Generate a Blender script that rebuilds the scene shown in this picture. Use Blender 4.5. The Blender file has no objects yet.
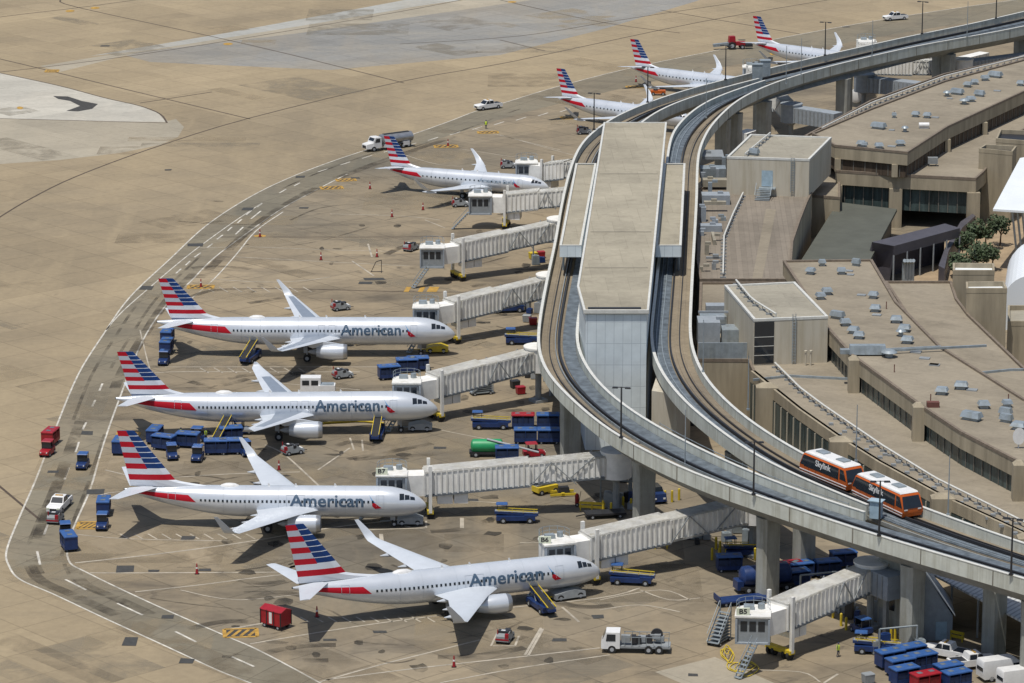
import bpy, bmesh, math, random
from mathutils import Vector, Matrix
random.seed(7)
R = math.radians
S = bpy.context.scene
COL = S.collection
# ------------------------------------------------------------------ camera model
CH, CP, CF = 143.565, R(14.454), 3796.1
def at(u, v, z=0.0):
    cp, sp = math.cos(CP), math.sin(CP)
    a, b = (u - 512) / CF, (v - 341.5) / CF
    D = Vector((a, cp - b * sp, -sp - b * cp))
    return Vector((0, 0, CH)) + D * ((z - CH) / D.z)
def px(P):
    cp, sp = math.cos(CP), math.sin(CP)
    x, y, z = P[0], P[1], P[2] - CH
    d = y * cp - z * sp
    return 512 + CF * x / d, 341.5 - CF * (y * sp + z * cp) / d
def head(a, b):
    A, B = at(*a), at(*b)
    return math.atan2(B.y - A.y, B.x - A.x)
cam = bpy.data.cameras.new('camera'); co = bpy.data.objects.new('camera', cam); COL.objects.link(co)
co.location = (0, 0, CH); co.rotation_euler = (math.pi / 2 - CP, 0, 0)
cam.sensor_width = 36; cam.lens = CF / 1024 * 36; cam.clip_start = 1; cam.clip_end = 12000
S.camera = co
# ------------------------------------------------------------------ light
SUN = Vector((0.17, 0.27, -1.0)).normalized()
el = math.asin(-SUN.z)
sd = -SUN
w = bpy.data.worlds.new('World'); S.world = w; w.use_nodes = True
nt = w.node_tree; bg = nt.nodes['Background']
sky = nt.nodes.new('ShaderNodeTexSky'); sky.sky_type = 'NISHITA'; sky.sun_disc = False
sky.sun_elevation = el; sky.sun_rotation = math.atan2(sd.x, sd.y)
sky.air_density = 1.0; sky.dust_density = 1.6
nt.links.new(sky.outputs[0], bg.inputs[0]); bg.inputs[1].default_value = 0.088
sl = bpy.data.lights.new('sun', 'SUN'); sl.energy = 3.55; sl.angle = R(0.5); sl.color = (1, .955, .88)
so = bpy.data.objects.new('sun', sl); COL.objects.link(so); so.location = (0, 300, 400)
so.rotation_euler = SUN.to_track_quat('-Z', 'Y').to_euler()
S.view_settings.view_transform = 'Standard'; S.view_settings.look = 'None'
S.view_settings.exposure = 0.0; S.view_settings.gamma = 1.0; S.view_settings.use_curve_mapping = False
# ------------------------------------------------------------------ materials
def lin(c):
    return tuple(((x / 255) / 12.92 if x / 255 <= .04045 else ((x / 255 + .055) / 1.055) ** 2.4) for x in c)
def mat(name, rgb, rough=.6, metal=0., var=.12, scale=1.5, bump=0., spec=.5, coat=0.):
    m = bpy.data.materials.new(name); m.use_nodes = True
    n = m.node_tree; b = n.nodes['Principled BSDF']
    tc = n.nodes.new('ShaderNodeTexCoord'); no = n.nodes.new('ShaderNodeTexNoise')
    no.inputs['Scale'].default_value = scale; no.inputs['Detail'].default_value = 4; no.inputs['Roughness'].default_value = .65
    n.links.new(tc.outputs['Object'], no.inputs['Vector'])
    cr = n.nodes.new('ShaderNodeValToRGB'); e = cr.color_ramp.elements
    e[0].position = .3; e[1].position = .7
    e[0].color = (*[max(0, c * (1 - var * 1.4)) for c in rgb], 1); e[1].color = (*[min(1, c * (1 + var)) for c in rgb], 1)
    n.links.new(no.outputs['Fac'], cr.inputs[0]); n.links.new(cr.outputs[0], b.inputs['Base Color'])
    b.inputs['Roughness'].default_value = rough; b.inputs['Metallic'].default_value = metal
    b.inputs['Specular IOR Level'].default_value = spec
    if coat: b.inputs['Coat Weight'].default_value = coat; b.inputs['Coat Roughness'].default_value = .1
    if bump:
        bu = n.nodes.new('ShaderNodeBump'); bu.inputs['Strength'].default_value = bump; bu.inputs['Distance'].default_value = .05
        n.links.new(no.outputs['Fac'], bu.inputs['Height']); n.links.new(bu.outputs[0], b.inputs['Normal'])
    return m
class NG:      # tiny node-graph helper for the ground-like materials
    def __init__(s, name, rough=.85):
        s.m = bpy.data.materials.new(name); s.m.use_nodes = True; s.n = s.m.node_tree
        s.b = s.n.nodes['Principled BSDF']; s.b.inputs['Roughness'].default_value = rough; s.b.inputs['Specular IOR Level'].default_value = .25
        s.tc = s.n.nodes.new('ShaderNodeTexCoord')
    def mapping(s, rz=0, sc=(1, 1, 1), loc=(0, 0, 0)):
        mp = s.n.nodes.new('ShaderNodeMapping'); mp.inputs['Rotation'].default_value = (0, 0, rz); mp.inputs['Scale'].default_value = sc
        mp.inputs['Location'].default_value = loc
        s.n.links.new(s.tc.outputs['Object'], mp.inputs['Vector']); return mp.outputs[0]
    def noise(s, vec, scale, detail=5, rough=.6, dist=0.):
        t = s.n.nodes.new('ShaderNodeTexNoise'); t.inputs['Scale'].default_value = scale; t.inputs['Detail'].default_value = detail
        t.inputs['Roughness'].default_value = rough; t.inputs['Distortion'].default_value = dist
        s.n.links.new(vec, t.inputs['Vector']); return t.outputs['Fac']
    def brick(s, vec, w_, h_, c1, c2, cm, mortar=.02, off=0., smooth=0.):
        t = s.n.nodes.new('ShaderNodeTexBrick'); t.offset = off; t.inputs['Scale'].default_value = 1
        t.inputs['Brick Width'].default_value = w_; t.inputs['Row Height'].default_value = h_
        t.inputs['Mortar Size'].default_value = mortar; t.inputs['Mortar Smooth'].default_value = smooth
        t.inputs['Color1'].default_value = (*c1, 1); t.inputs['Color2'].default_value = (*c2, 1); t.inputs['Mortar'].default_value = (*cm, 1)
        s.n.links.new(vec, t.inputs['Vector']); return t.outputs['Color']
    def ramp(s, fac, stops):
        r = s.n.nodes.new('ShaderNodeValToRGB'); e = r.color_ramp.elements
        while len(e) < len(stops): e.new(.5)
        for i, (p, c) in enumerate(stops): e[i].position = p; e[i].color = (*c, 1) if len(c) == 3 else c
        s.n.links.new(fac, r.inputs[0]); return r.outputs[0]
    def mix(s, a, b, fac, mode='MIX'):
        x = s.n.nodes.new('ShaderNodeMix'); x.data_type = 'RGBA'; x.blend_type = mode
        for sock, val in ((x.inputs[6], a), (x.inputs[7], b), (x.inputs[0], fac)):
            if hasattr(val, 'links') or hasattr(val, 'is_output'): s.n.links.new(val, sock)
            else: sock.default_value = val if not isinstance(val, tuple) else (*val, 1)
        return x.outputs[2]
    def done(s, col, bump=None, bs=.2):
        s.n.links.new(col, s.b.inputs['Base Color'])
        if bump is not None:
            bu = s.n.nodes.new('ShaderNodeBump'); bu.inputs['Strength'].default_value = bs; bu.inputs['Distance'].default_value = .03
            s.n.links.new(bump, bu.inputs['Height']); s.n.links.new(bu.outputs[0], s.b.inputs['Normal'])
        return s.m
SLAB_A = R(-48)
def concrete(name, base, dark, warm, slab=7.5, joint=.06, stain=.35, rot=SLAB_A, stain_col=(.10, .095, .085), jointk=.6, sx=1.):
    g = NG(name)
    v = g.mapping(-rot); v0 = g.mapping(0)
    c = g.ramp(g.noise(v0, .012, 6, .6, .4), [(.32, dark), (.5, base), (.68, warm)])
    k1 = g.brick(v, slab * 5, slab * 3, (.93,) * 3, (1.06,) * 3, (1.,) * 3, 0, .35)
    k2 = g.brick(v, slab, slab, (.955,) * 3, (1.04,) * 3, (jointk,) * 3, joint, 0)
    c = g.mix(c, k1, 1., 'MULTIPLY'); c = g.mix(c, k2, 1., 'MULTIPLY')
    vs = g.mapping(0, (.25 * sx, 1., 1.))
    st = g.ramp(g.noise(vs, .12, 6, .68, .6), [(.48, (0, 0, 0)), (.72, (1, 1, 1))])
    fm = g.n.nodes.new('ShaderNodeMath'); fm.operation = 'MULTIPLY'; fm.inputs[1].default_value = stain; g.n.links.new(st, fm.inputs[0])
    c = g.mix(c, stain_col, fm.outputs[0])
    vr = g.mapping(-rot, (1., .22, 1.), (37, 11, 0))
    st2 = g.ramp(g.noise(vr, .11, 5, .6, .3), [(.50, (0, 0, 0)), (.66, (.42,) * 3)]); c = g.mix(c, warm, st2)
    k3 = g.brick(g.mapping(-rot, (1, 1, 1), (13, 5, 0)), slab * 2.3, slab * 7, (.92,) * 3, (1.07,) * 3, (1.,) * 3, 0, .5); c = g.mix(c, k3, 1., 'MULTIPLY')
    sp = g.ramp(g.noise(g.mapping(0, (.55, 1, 1), (5, 9, 0)), .42, 4, .6, .8), [(.62, (0, 0, 0)), (.74, (stain * .9,) * 3)]); c = g.mix(c, tuple(x * .8 for x in stain_col), sp)
    fine = g.ramp(g.noise(v0, .9, 6, .7), [(.3, (.9,) * 3), (.7, (1.08,) * 3)])
    c = g.mix(c, fine, 1., 'MULTIPLY')
    return g.done(c)
M = {}
M['ground'] = concrete('apron_far', (.325, .260, .168), (.255, .208, .140), (.375, .300, .190), stain=.30, stain_col=(.19, .16, .115), jointk=.78, joint=.10)
M['gate'] = concrete('apron_gate', (.265, .218, .150), (.185, .162, .122), (.340, .270, .175), slab=7.5, stain=.78, stain_col=(.095, .082, .065), joint=.10, jointk=.66)
M['lane'] = concrete('lane', (.215, .190, .138), (.170, .155, .118), (.265, .222, .155), slab=6, stain=.5, stain_col=(.11, .098, .08), rot=R(60))
M['patch_blue'] = concrete('patch_blue', (.255, .248, .228), (.215, .215, .205), (.30, .265, .21), stain=.55, stain_col=(.36, .33, .27), sx=1)
M['patch_white'] = concrete('patch_white', (.50, .475, .41), (.44, .42, .36), (.54, .50, .42), stain=.35, stain_col=(.27, .25, .21), joint=.03)
M['patch_pale'] = concrete('patch_pale', (.37, .33, .255), (.33, .30, .235), (.40, .35, .265), stain=.35, stain_col=(.25, .22, .17), joint=.03)
M['patch_band'] = concrete('patch_band', (.40, .40, .37), (.34, .34, .32), (.42, .39, .33), stain=.5, stain_col=(.30, .28, .23))
def overlay(name, rgb, a):
    g = NG(name); v0 = g.mapping(); c = g.ramp(g.noise(v0, .3, 5, .65), [(.3, tuple(x * .9 for x in rgb)), (.7, tuple(x * 1.08 for x in rgb))]); m = g.done(c)
    f = g.ramp(g.noise(v0, .16, 4, .6, .6), [(.40, (0, 0, 0)), (.62, (a,) * 3)]); g.n.links.new(f, g.b.inputs['Alpha']); return m
M['wear_dark'] = overlay('worn_slab_dark', (.22, .182, .128), .30); M['wear_light'] = overlay('worn_slab_light', (.385, .315, .21), .45); M['wear_grey'] = overlay('worn_slab_grey', (.265, .235, .18), .40)
M['line_white'] = mat('paint_white', (.58, .55, .48), .7, var=.30, scale=.6)
M['line_faint'] = mat('paint_faint', (.42, .375, .30), .8, var=.28, scale=.5)
M['line_yellow'] = mat('paint_yellow', (.46, .27, .05), .7, var=.3, scale=1.2)
M['joint'] = mat('joint_seal', (.085, .062, .043), .8, var=.25)
M['tar'] = mat('tar', (.055, .052, .047), .8, var=.25)
M['rubber'] = mat('rubber', (.02, .02, .02), .8)
M['dark'] = mat('dark_trim', (.025, .026, .03), .5)
M['glass'] = mat('dark_glass', (.018, .024, .032), .12, spec=.6, var=.05)
M['white'] = mat('white_paint', (.74, .74, .73), .4, var=.06)
M['silver'] = mat('fuselage_paint', (.66, .70, .75), .24, metal=.28, var=.05, scale=.35, coat=.3)
M['wing'] = mat('wing_paint', (.56, .60, .65), .35, var=.05, scale=.7)
M['wing_dark'] = mat('wing_panel', (.22, .26, .32), .4, var=.06)
M['finwhite'] = mat('fin_white', (.66, .70, .76), .32, var=.02)
M['finsilver'] = mat('fin_silver', (.47, .52, .60), .35, var=.03)
M['red'] = mat('livery_red', (.46, .008, .022), .5, var=.05, spec=.25)
M['blue'] = mat('livery_blue', (.010, .042, .165), .5, var=.05, spec=.25)
M['ltblue'] = mat('livery_light_blue', (.02, .26, .56), .3, var=.03)
M['metal'] = mat('bare_metal', (.42, .43, .44), .35, metal=.7)
M['gear'] = mat('gear_grey', (.38, .40, .42), .5)
M['letter_pale'] = mat('lettering_pale', (.24, .31, .39), .5, var=.03)
M['letter'] = mat('lettering_grey_blue', (.06, .105, .165), .5, var=.03)
# ------------------------------------------------------------------ mesh builder
class MB:
    def __init__(s): s.v = []; s.f = []; s.m = []; s.T = Matrix.Identity(4); s.vm = False
    def vert(s, p): s.v.append(tuple(s.T @ Vector(p))); return len(s.v) - 1
    def face(s, ids, m=0): s.f.append(tuple(ids)); s.m.append(m)
    def poly(s, pts, m=0): s.face([s.vert(p) for p in pts], m); return s
    def box(s, c, d, m=0, rz=0, top=None, taper=(1, 1), tx=0):
        cx, cy, cz = c; hx, hy, hz = d[0] / 2, d[1] / 2, d[2] / 2; co_, si = math.cos(rz), math.sin(rz); ids = []
        for z in (-1, 1):
            kx, ky = (1, 1) if z < 0 else taper
            ox = 0 if z < 0 else tx
            for x, y in ((-1, -1), (1, -1), (1, 1), (-1, 1)):
                X, Y = x * hx * kx + ox, y * hy * ky
                ids.append(s.vert((cx + X * co_ - Y * si, cy + X * si + Y * co_, cz + z * hz)))
        a = ids
        for q in ((0, 3, 2, 1), (0, 1, 5, 4), (1, 2, 6, 5), (2, 3, 7, 6), (3, 0, 4, 7)): s.face([a[i] for i in q], m)
        s.face([a[i] for i in (4, 5, 6, 7)], m if top is None else top); return s
    def b6(s, x0, x1, y0, y1, z0, z1, m=0, top=None, **k):
        return s.box(((x0 + x1) / 2, (y0 + y1) / 2, (z0 + z1) / 2), (x1 - x0, y1 - y0, z1 - z0), m, 0, top, **k)
    def cyl(s, p0, p1, r0, r1=None, n=10, m=0, cap=True, mcap=None):
        r1 = r0 if r1 is None else r1; p0, p1 = Vector(p0), Vector(p1); d = (p1 - p0).normalized()
        a = d.orthogonal().normalized(); b = d.cross(a); A, B = [], []
        for i in range(n):
            t = 2 * math.pi * i / n; o = a * math.cos(t) + b * math.sin(t)
            A.append(s.vert(p0 + o * r0)); B.append(s.vert(p1 + o * r1))
        for i in range(n): j = (i + 1) % n; s.face((A[i], A[j], B[j], B[i]), m)
        if cap: s.face(A[::-1], m if mcap is None else mcap); s.face(B, m if mcap is None else mcap)
        return s
    def loft(s, secs, m=0, cap=True, mf=None):
        ids = [[s.vert(p) for p in c] for c in secs]; n = len(secs[0])
        for i in range(len(ids) - 1):
            for j in range(n):
                k = (j + 1) % n; s.face((ids[i][j], ids[i][k], ids[i + 1][k], ids[i + 1][j]), m if mf is None else mf(i, j))
        if cap: s.face(ids[0][::-1], m); s.face(ids[-1], m)
        return s
    def prism(s, pts, z0, z1, m=0, side=None):
        side = m if side is None else side
        ar = sum(pts[i][0] * pts[(i + 1) % len(pts)][1] - pts[(i + 1) % len(pts)][0] * pts[i][1] for i in range(len(pts)))
        if ar < 0: pts = pts[::-1]
        lo = [s.vert((p[0], p[1], z0)) for p in pts]; hi = [s.vert((p[0], p[1], z1)) for p in pts]; n = len(pts)
        s.face(hi, m); s.face(lo[::-1], side)
        for i in range(n): j = (i + 1) % n; s.face((lo[i], lo[j], hi[j], hi[i]), side)
        return s
    def bar(s, a, b, w_, h_, m=0):       # beam of rectangular section
        a, b = Vector(a), Vector(b); d = (b - a).normalized(); up = Vector((0, 0, 1))
        if abs(d.z) > .98: up = Vector((0, 1, 0))
        r = d.cross(up).normalized() * w_ / 2; u = r.cross(d).normalized() * h_ / 2
        return s.loft([[p + r + u, p - r + u, p - r - u, p + r - u] for p in (a, b)], m)
    def build(s, name, mats, parent=None, smooth=None, loc=None):
        me = bpy.data.meshes.new(name); me.from_pydata(s.v, [], s.f)
        if not isinstance(mats, (list, tuple)): mats = [mats]
        for x in mats: me.materials.append(M[x] if isinstance(x, str) else x)
        me.polygons.foreach_set('material_index', s.m)
        bm = bmesh.new(); bm.from_mesh(me); bmesh.ops.recalc_face_normals(bm, faces=bm.faces) if smooth is not False else None
        bm.to_mesh(me); bm.free()
        if smooth:
            me.polygons.foreach_set('use_smooth', [True] * len(me.polygons)); me.set_sharp_from_angle(angle=R(smooth))
        me.update()
        o = bpy.data.objects.new(name, me); COL.objects.link(o)
        if parent: o.parent = parent
        if loc: o.location = loc
        return o
def tag(o, label=None, cat=None, group=None, kind=None):
    if label: o['label'] = label
    if cat: o['category'] = cat
    if group: o['group'] = group
    if kind: o['kind'] = kind
    return o
def empty(name, loc=(0, 0, 0), rz=0):
    o = bpy.data.objects.new(name, None); COL.objects.link(o); o.location = loc; o.rotation_euler = (0, 0, rz); o.empty_display_size = .5
    return o
def kids(o): return CH_MAP.get(o.name, [])
def copy_tree(o, parent=None):
    c = o.copy(); COL.objects.link(c)
    if parent: c.parent = parent
    for ch in [x for x in ALLK(o)]: copy_tree(ch, c)
    return c
def ALLK(o): return list(o.children)
USED = set()
def place(proto, loc, rz, label, group=None, cat=None):
    if proto.name in USED: o = copy_tree(proto)
    else: o = proto; USED.add(proto.name)
    o.location = loc; o.rotation_euler = (0, 0, rz); o['label'] = label
    if group: o['group'] = group
    if cat: o['category'] = cat
    return o
# ------------------------------------------------------------------ ground
def catmull(P, n=8, closed=False):
    P = [Vector(p) for p in P]; out = []; k = len(P)
    for i in range(k - (0 if closed else 1)):
        p0, p1, p2, p3 = (P[i - 1] if i or closed else P[0]), P[i], P[(i + 1) % k], (P[(i + 2) % k] if i + 2 < k or closed else P[-1])
        for j in range(n):
            t = j / n
            out.append(.5 * ((2 * p1) + (-p0 + p2) * t + (2 * p0 - 5 * p1 + 4 * p2 - p3) * t * t + (-p0 + 3 * p1 - 3 * p2 + p3) * t ** 3))
    if not closed: out.append(P[-1])
    return out
def strip(mb, pts, w_, z, m=0):
    pts = [Vector((p[0], p[1], 0)) for p in pts]; L, Rr = [], []
    for i, p in enumerate(pts):
        d = (pts[min(i + 1, len(pts) - 1)] - pts[max(i - 1, 0)]).normalized(); n = Vector((-d.y, d.x, 0)) * w_ / 2
        a, b = p + n, p - n; L.append(mb.vert((a.x, a.y, z))); Rr.append(mb.vert((b.x, b.y, z)))
    for i in range(len(pts) - 1): mb.face((Rr[i], Rr[i + 1], L[i + 1], L[i]), m)
def G(*uv): return [at(*p) for p in uv]
def sheet(name, pts, z, m):
    mb = MB(); mb.poly([(p[0], p[1], z) for p in pts]); return tag(mb.build(name, m), kind='structure')
mb = MB(); mb.poly([(-4000, -300, 0), (4000, -300, 0), (4000, 9000, 0), (-4000, 9000, 0)])
tag(mb.build('ground', 'ground'), kind='structure')
OUT = [(340, 720), (250, 683), (217, 670), (163, 645), (104, 618), (53, 594), (20, 579.5), (9, 566), (6.5, 551), (17.8, 521), (35.7, 480), (55, 430), (78, 375), (103, 335), (130, 297), (169, 260), (207, 225), (250, 197), (289, 178), (329, 162.5), (363, 151), (408, 136), (447.6, 122), (476.5, 111), (510, 101), (560, 86), (640, 66), (760, 42), (880, 20), (1000, 2), (1150, -18)]
INN = [(420, 740), (320, 683), (260, 651), (225.8, 636), (154.5, 604.8), (89, 573.6), (68.4, 560), (71.3, 533.5), (90, 490), (102.5, 447), (119, 400), (142, 342), (167, 304), (190, 282), (214, 258), (250, 231), (284, 207.5), (320, 188), (355, 170.6), (397.5, 153.5), (447.6, 136), (510, 116.6), (570, 101), (650, 82), (770, 58), (890, 35), (1010, 16), (1150, -4)]
OUTw, INNw = catmull(G(*OUT), 5), catmull(G(*INN), 5)
gate = [p for p in INNw] + G((1500, 0), (2000, 200), (2300, 900), (420, 900))
# gate apron and service lane as sheets
sheet('gate_apron', gate, .004, 'gate')
def ribbon(A, B, z, name, m):
    mb = MB(); N = len(A)
    a = [mb.vert((p.x, p.y, z)) for p in A]
    import bisect
    def near(p): return min(B, key=lambda q: (q - p).length_squared)
    b = []
    for p in A: q = near(p); b.append(mb.vert((q.x, q.y, z)))
    for i in range(N - 1): mb.face((a[i], a[i + 1], b[i + 1], b[i]))
    return tag(mb.build(name, m), kind='structure')
ribbon(OUTw, INNw, .008, 'service_road', 'lane')
sheet('concrete_patch', G((120, 54), (420, 8), (620, -14), (700, 0), (600, 30), (500, 55), (330, 70), (150, 62)), .003, 'patch_blue')
sheet('concrete_patch', G((40, 66), (300, 24), (520, -8), (560, -4), (300, 33), (140, 52), (60, 72)), .005, 'patch_pale')
sheet('concrete_patch', G((-90, 170), (-60, 50), (0, 73), (60, 86), (105, 98), (140, 106), (160, 114), (168, 121), (176, 119), (184, 127), (178, 137), (160, 145), (120, 153), (60, 160), (0, 164)), .005, 'patch_pale')
sheet('concrete_patch', G((-90, 130), (-60, 50), (0, 73), (60, 86), (105, 98), (140, 106), (158, 113), (166, 122), (120, 121.5), (0, 118.5)), .008, 'patch_white')
sheet('tar_patch', G((53, 96), (68, 96.5), (82, 101), (98, 104), (92, 109), (78, 111.5), (66, 111), (80, 106), (70, 101), (58, 99)), .012, 'tar')
jl = MB()
for a in ([(-40, 244), (0, 217), (32, 198), (75, 177), (150, 149), (250, 118), (404, 81), (510, 62), (700, 22), (840, -2)], [(-60, 47), (0, 59), (120, 88), (250, 119)], [(60, 0), (80, 8), (250, 45), (404, 83)],
          [(-40, 73), (0, 72), (130, 56), (300, 29), (420, 8), (480, -4)], [(-40, 24), (0, 17), (76, 8), (135, 0), (200, -10)], [(0, 118.5), (166, 123)], [(0, 73), (60, 86), (105, 98), (140, 106), (160, 114), (167, 123)],
          [(500, 0), (600, 22), (680, 33)], [(500, 40), (545, 51)], [(400, 44), (520, 36), (620, 20), (740, 2)], [(140, 103), (212, 92)], [(660, 10), (800, 34)], [(-20, 470), (40, 520)], [(220, 237), (400, 237), (470, 236)], [(220, 289), (300, 289), (420, 292), (545, 292)]):
    strip(jl, catmull(G(*a), 4), .38, .016)
tag(jl.build('joint_lines', 'joint', smooth=False), kind='structure')
sheet('concrete_patch', G((90, 56), (220, 34), (340, 12), (480, -14), (560, -14), (420, 6), (300, 26), (150, 50)), .006, 'patch_band')
rng = random.Random(5); rep_ = [MB() for _ in range(3)]
for k in range(95):      # replaced slabs and worn areas, aligned with the paving
    u, v = rng.uniform(-20, 640), rng.uniform(5, 680)
    c = at(u, v); a = SLAB_A if rng.random() < .75 else 0; w_, h_ = rng.choice((7.5, 15, 22.5)), rng.choice((3.75, 7.5, 15)); ca, sa = math.cos(a), math.sin(a)
    rep_[k % 3].poly([(c.x + x * ca - y * sa, c.y + x * sa + y * ca, .0125 + .00012 * k) for x, y in ((-w_ / 2, -h_ / 2), (w_ / 2, -h_ / 2), (w_ / 2, h_ / 2), (-w_ / 2, h_ / 2))])
for q, m_ in zip(rep_, ('wear_dark', 'wear_light', 'wear_grey')): tag(q.build('replaced_slabs', m_), kind='structure')
def lines(name, items, m, z):
    mb = MB()
    for it in items:
        w_, pts = it[0], it[1:]
        strip(mb, catmull(G(*pts), 4) if len(pts) > 2 else G(*pts), w_, z)
    return tag(mb.build(name, m, smooth=False), kind='structure')
mb = MB()
strip(mb, OUTw, .25, .020); strip(mb, INNw[:90], .25, .020)
strip(mb, catmull(G((106, 330), (122, 312), (148, 289), (186, 257), (225, 228), (262, 203)), 5), .2, .020)
strip(mb, catmull(G((283, 212), (256, 231), (235, 256), (212, 281), (186, 303)), 5), .22, .020)
for a, b in (((125, 240), (135, 285)), ((220, 335), (290, 370)), ((395, 415), (480, 455)), ((590, 510), (660, 545)), ((780, 595), (855, 628))):
    strip(mb, G((a[0] / 3.365, 480 + a[1] / 3.365), (b[0] / 3.365, 480 + b[1] / 3.365)), .3, .020)
for a, b in (((420, 110), (403, 145)), ((385, 205), (368, 255)), ((337, 330), (315, 388)), ((240, 590), (215, 657)), ((465, 0), (450, 32)), ((500, -80), (485, -45)), ((290, 460), (268, 520))):
    strip(mb, G((a[0] / 4.88, 400 + a[1] / 4.88), (b[0] / 4.88, 400 + b[1] / 4.88)), .3, .020)
for a, b in (((395, 398), (422, 378)), ((330, 447), (362, 424)), ((285, 488), (308, 466)), ((235, 530), (262, 506)), ((445, 355), (475, 333)), ((500, 312), (522, 292)), ((550, 272), (572, 252)), ((595, 230), (632, 198)), ((650, 190), (676, 172)), ((765, 118), (800, 98)), ((840, 82), (870, 66)), ((540, 330), (580, 292)), ((620, 250), (670, 210))):
    strip(mb, G((130 + a[0] / 5.12, 170 + a[1] / 5.12), (130 + b[0] / 5.12, 170 + b[1] / 5.12)), .28, .020)
for i in range(14):
    u0 = 318 + i * 22; v0 = 172 - i * 7.0 + (i * i) * .14
    strip(mb, G((u0, v0), (u0 + 10, v0 - 3.2)), .28, .020)
tag(mb.build('road_marking', 'line_white', smooth=False), kind='structure')
lines('apron_marking', [
    (.3, (90, 573), (150, 573), (330, 572)), (.35, (75, 563), (150, 555), (240, 543), (330, 528), (390, 521)), (.22, (72, 534), (130, 539), (230, 541)),
    (.3, (135, 592), (200, 585), (262, 577), (330, 570)), (.45, (225, 630), (265, 623)), (.3, (250, 644), (360, 626), (470, 612), (600, 598), (640, 588)),
    (.3, (320, 682), (380, 665), (440, 650), (480, 640)), (.3, (325, 680), (420, 668), (520, 657), (600, 648)), (.25, (440, 683), (520, 668), (610, 655)),
    (.28, (105, 470), (150, 478), (230, 474), (300, 472)), (.28, (100, 495), (130, 492), (230, 500)), (.28, (265, 445), (285, 455), (320, 487)),
    (.25, (125, 380), (140, 376), (170, 372), (260, 372), (360, 372)), (.25, (165, 367), (260, 367), (420, 367)), (.2, (140, 330), (150, 370), (160, 395)),
    (.25, (210, 279), (260, 282), (300, 281), (330, 277)), (.22, (200, 248), (250, 247), (330, 250), (420, 252)), (.22, (236, 257), (330, 262), (410, 266)),
    (.3, (352, 261), (374, 276)), (.3, (368, 244), (372, 257)), (.2, (430, 209), (460, 203)), (.22, (425, 220), (445, 228)), (.22, (330, 214), (400, 216), (440, 220)),
    (.2, (402, 154), (440, 165), (480, 166)), (.2, (470, 128), (560, 150)), (.2, (500, 135), (590, 160)), (.2, (460, 149), (520, 158)),
    (.3, (399, 525), (410, 527)), (.3, (365, 530), (426, 528)), (.3, (426, 528), (426, 521)), (.25, (380, 534), (381, 544)), (.25, (382, 534), (383, 544)),
    (.25, (461, 518), (461, 528)), (.25, (463, 518), (463, 528)), (.3, (525, 655), (541, 628)), (.3, (528, 656), (543, 629)), (.3, (562, 607), (579, 622)),
    (.25, (493, 646), (515, 646)), (.25, (515, 646), (519, 636)), (.25, (491, 646), (497, 634)), (.25, (350, 438), (354, 450)), (.25, (362, 440), (363, 451)), (.25, (318, 470), (350, 448)),
    (.22, (420, 420), (445, 421)), (.22, (600, 600), (660, 590), (690, 600)), (.22, (600, 610), (640, 605), (680, 612)), (.22, (640, 590), (670, 600), (700, 598)),
    (.2, (440, 430), (510, 444)), (.2, (450, 500), (500, 503)), (.2, (520, 543), (640, 540)), (.3, (824, 683), (838, 674)), (.3, (410, 345), (480, 338)),
    (.2, (250, 380), (300, 385), (360, 390)), (.2, (180, 590), (240, 600), (330, 590)), (.25, (450, 390), (470, 388)), (.22, (740, 670), (800, 672), (820, 682)),
], 'line_faint', .024)
mb = MB()
for (x0, x1, y) in ((205, 312, 290), (200, 300, 371), (120, 260, 537), (300, 430, 620)):      # chevron dashes beside the lead-in lines
    k = 0
    for u in range(x0, x1, 14):
        strip(mb, G((u, y - 3 if k % 1 == 0 else y), (u + 9, y + 2.2)), .22, .024); k += 1
tag(mb.build('chevron_marking', 'line_faint', smooth=False), kind='structure')
M['tyre'] = overlay('tyre_rubber', (.07, .06, .048), .5)
oil = MB(); ro = random.Random(21)
for k in range(150):
    u, v = ro.uniform(190, 620), ro.uniform(200, 670); c = at(u, v); a_, b_ = ro.uniform(.3, 1.5), ro.uniform(.4, 1.7); kk = [ro.uniform(.6, 1.15) for _ in range(9)]
    oil.poly([(c.x + a_ * kk[t] * math.cos(t * .698), c.y + b_ * kk[t] * math.sin(t * .698), .0315 + .00001 * k) for t in range(9)])
M['oil'] = overlay('oil_spots', (.06, .054, .044), .75); tag(oil.build('oil_stains', 'oil', smooth=False), kind='structure')
tm = MB(); rg = random.Random(11)
for k in range(80):
    u, v = rg.uniform(150, 600), rg.uniform(205, 660); L_ = rg.uniform(30, 95); b_ = rg.uniform(-6, 6); sl_ = rg.uniform(-.25, .12)
    q = catmull(G((u, v), (u + L_ * .35, v + L_ * .35 * sl_ + b_), (u + L_ * .7, v + L_ * .7 * sl_ + b_ * .8), (u + L_, v + L_ * sl_)), 5)
    strip(tm, q, rg.choice((.35, .5, 1.4)), .0270 + .00003 * k)
for k in range(14):
    i = rg.randrange(5, 110); seg = [OUTw[j] + (INNw[min(len(INNw) - 1, j)] - OUTw[j]) * rg.uniform(.3, .7) * 0 + Vector((rg.uniform(2.5, 9), 0, 0)) * 1 for j in range(i, min(len(OUTw) - 1, i + 14))]
    off = rg.uniform(2, 10); seg = [OUTw[j] + Vector((off, -off * .3, 0)) for j in range(i, min(len(OUTw) - 1, i + 16))]
    strip(tm, seg, rg.choice((.5, 1.6)), .0290 + .00003 * k)
tag(tm.build('tyre_marks', 'tyre', smooth=False), kind='structure')
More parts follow.
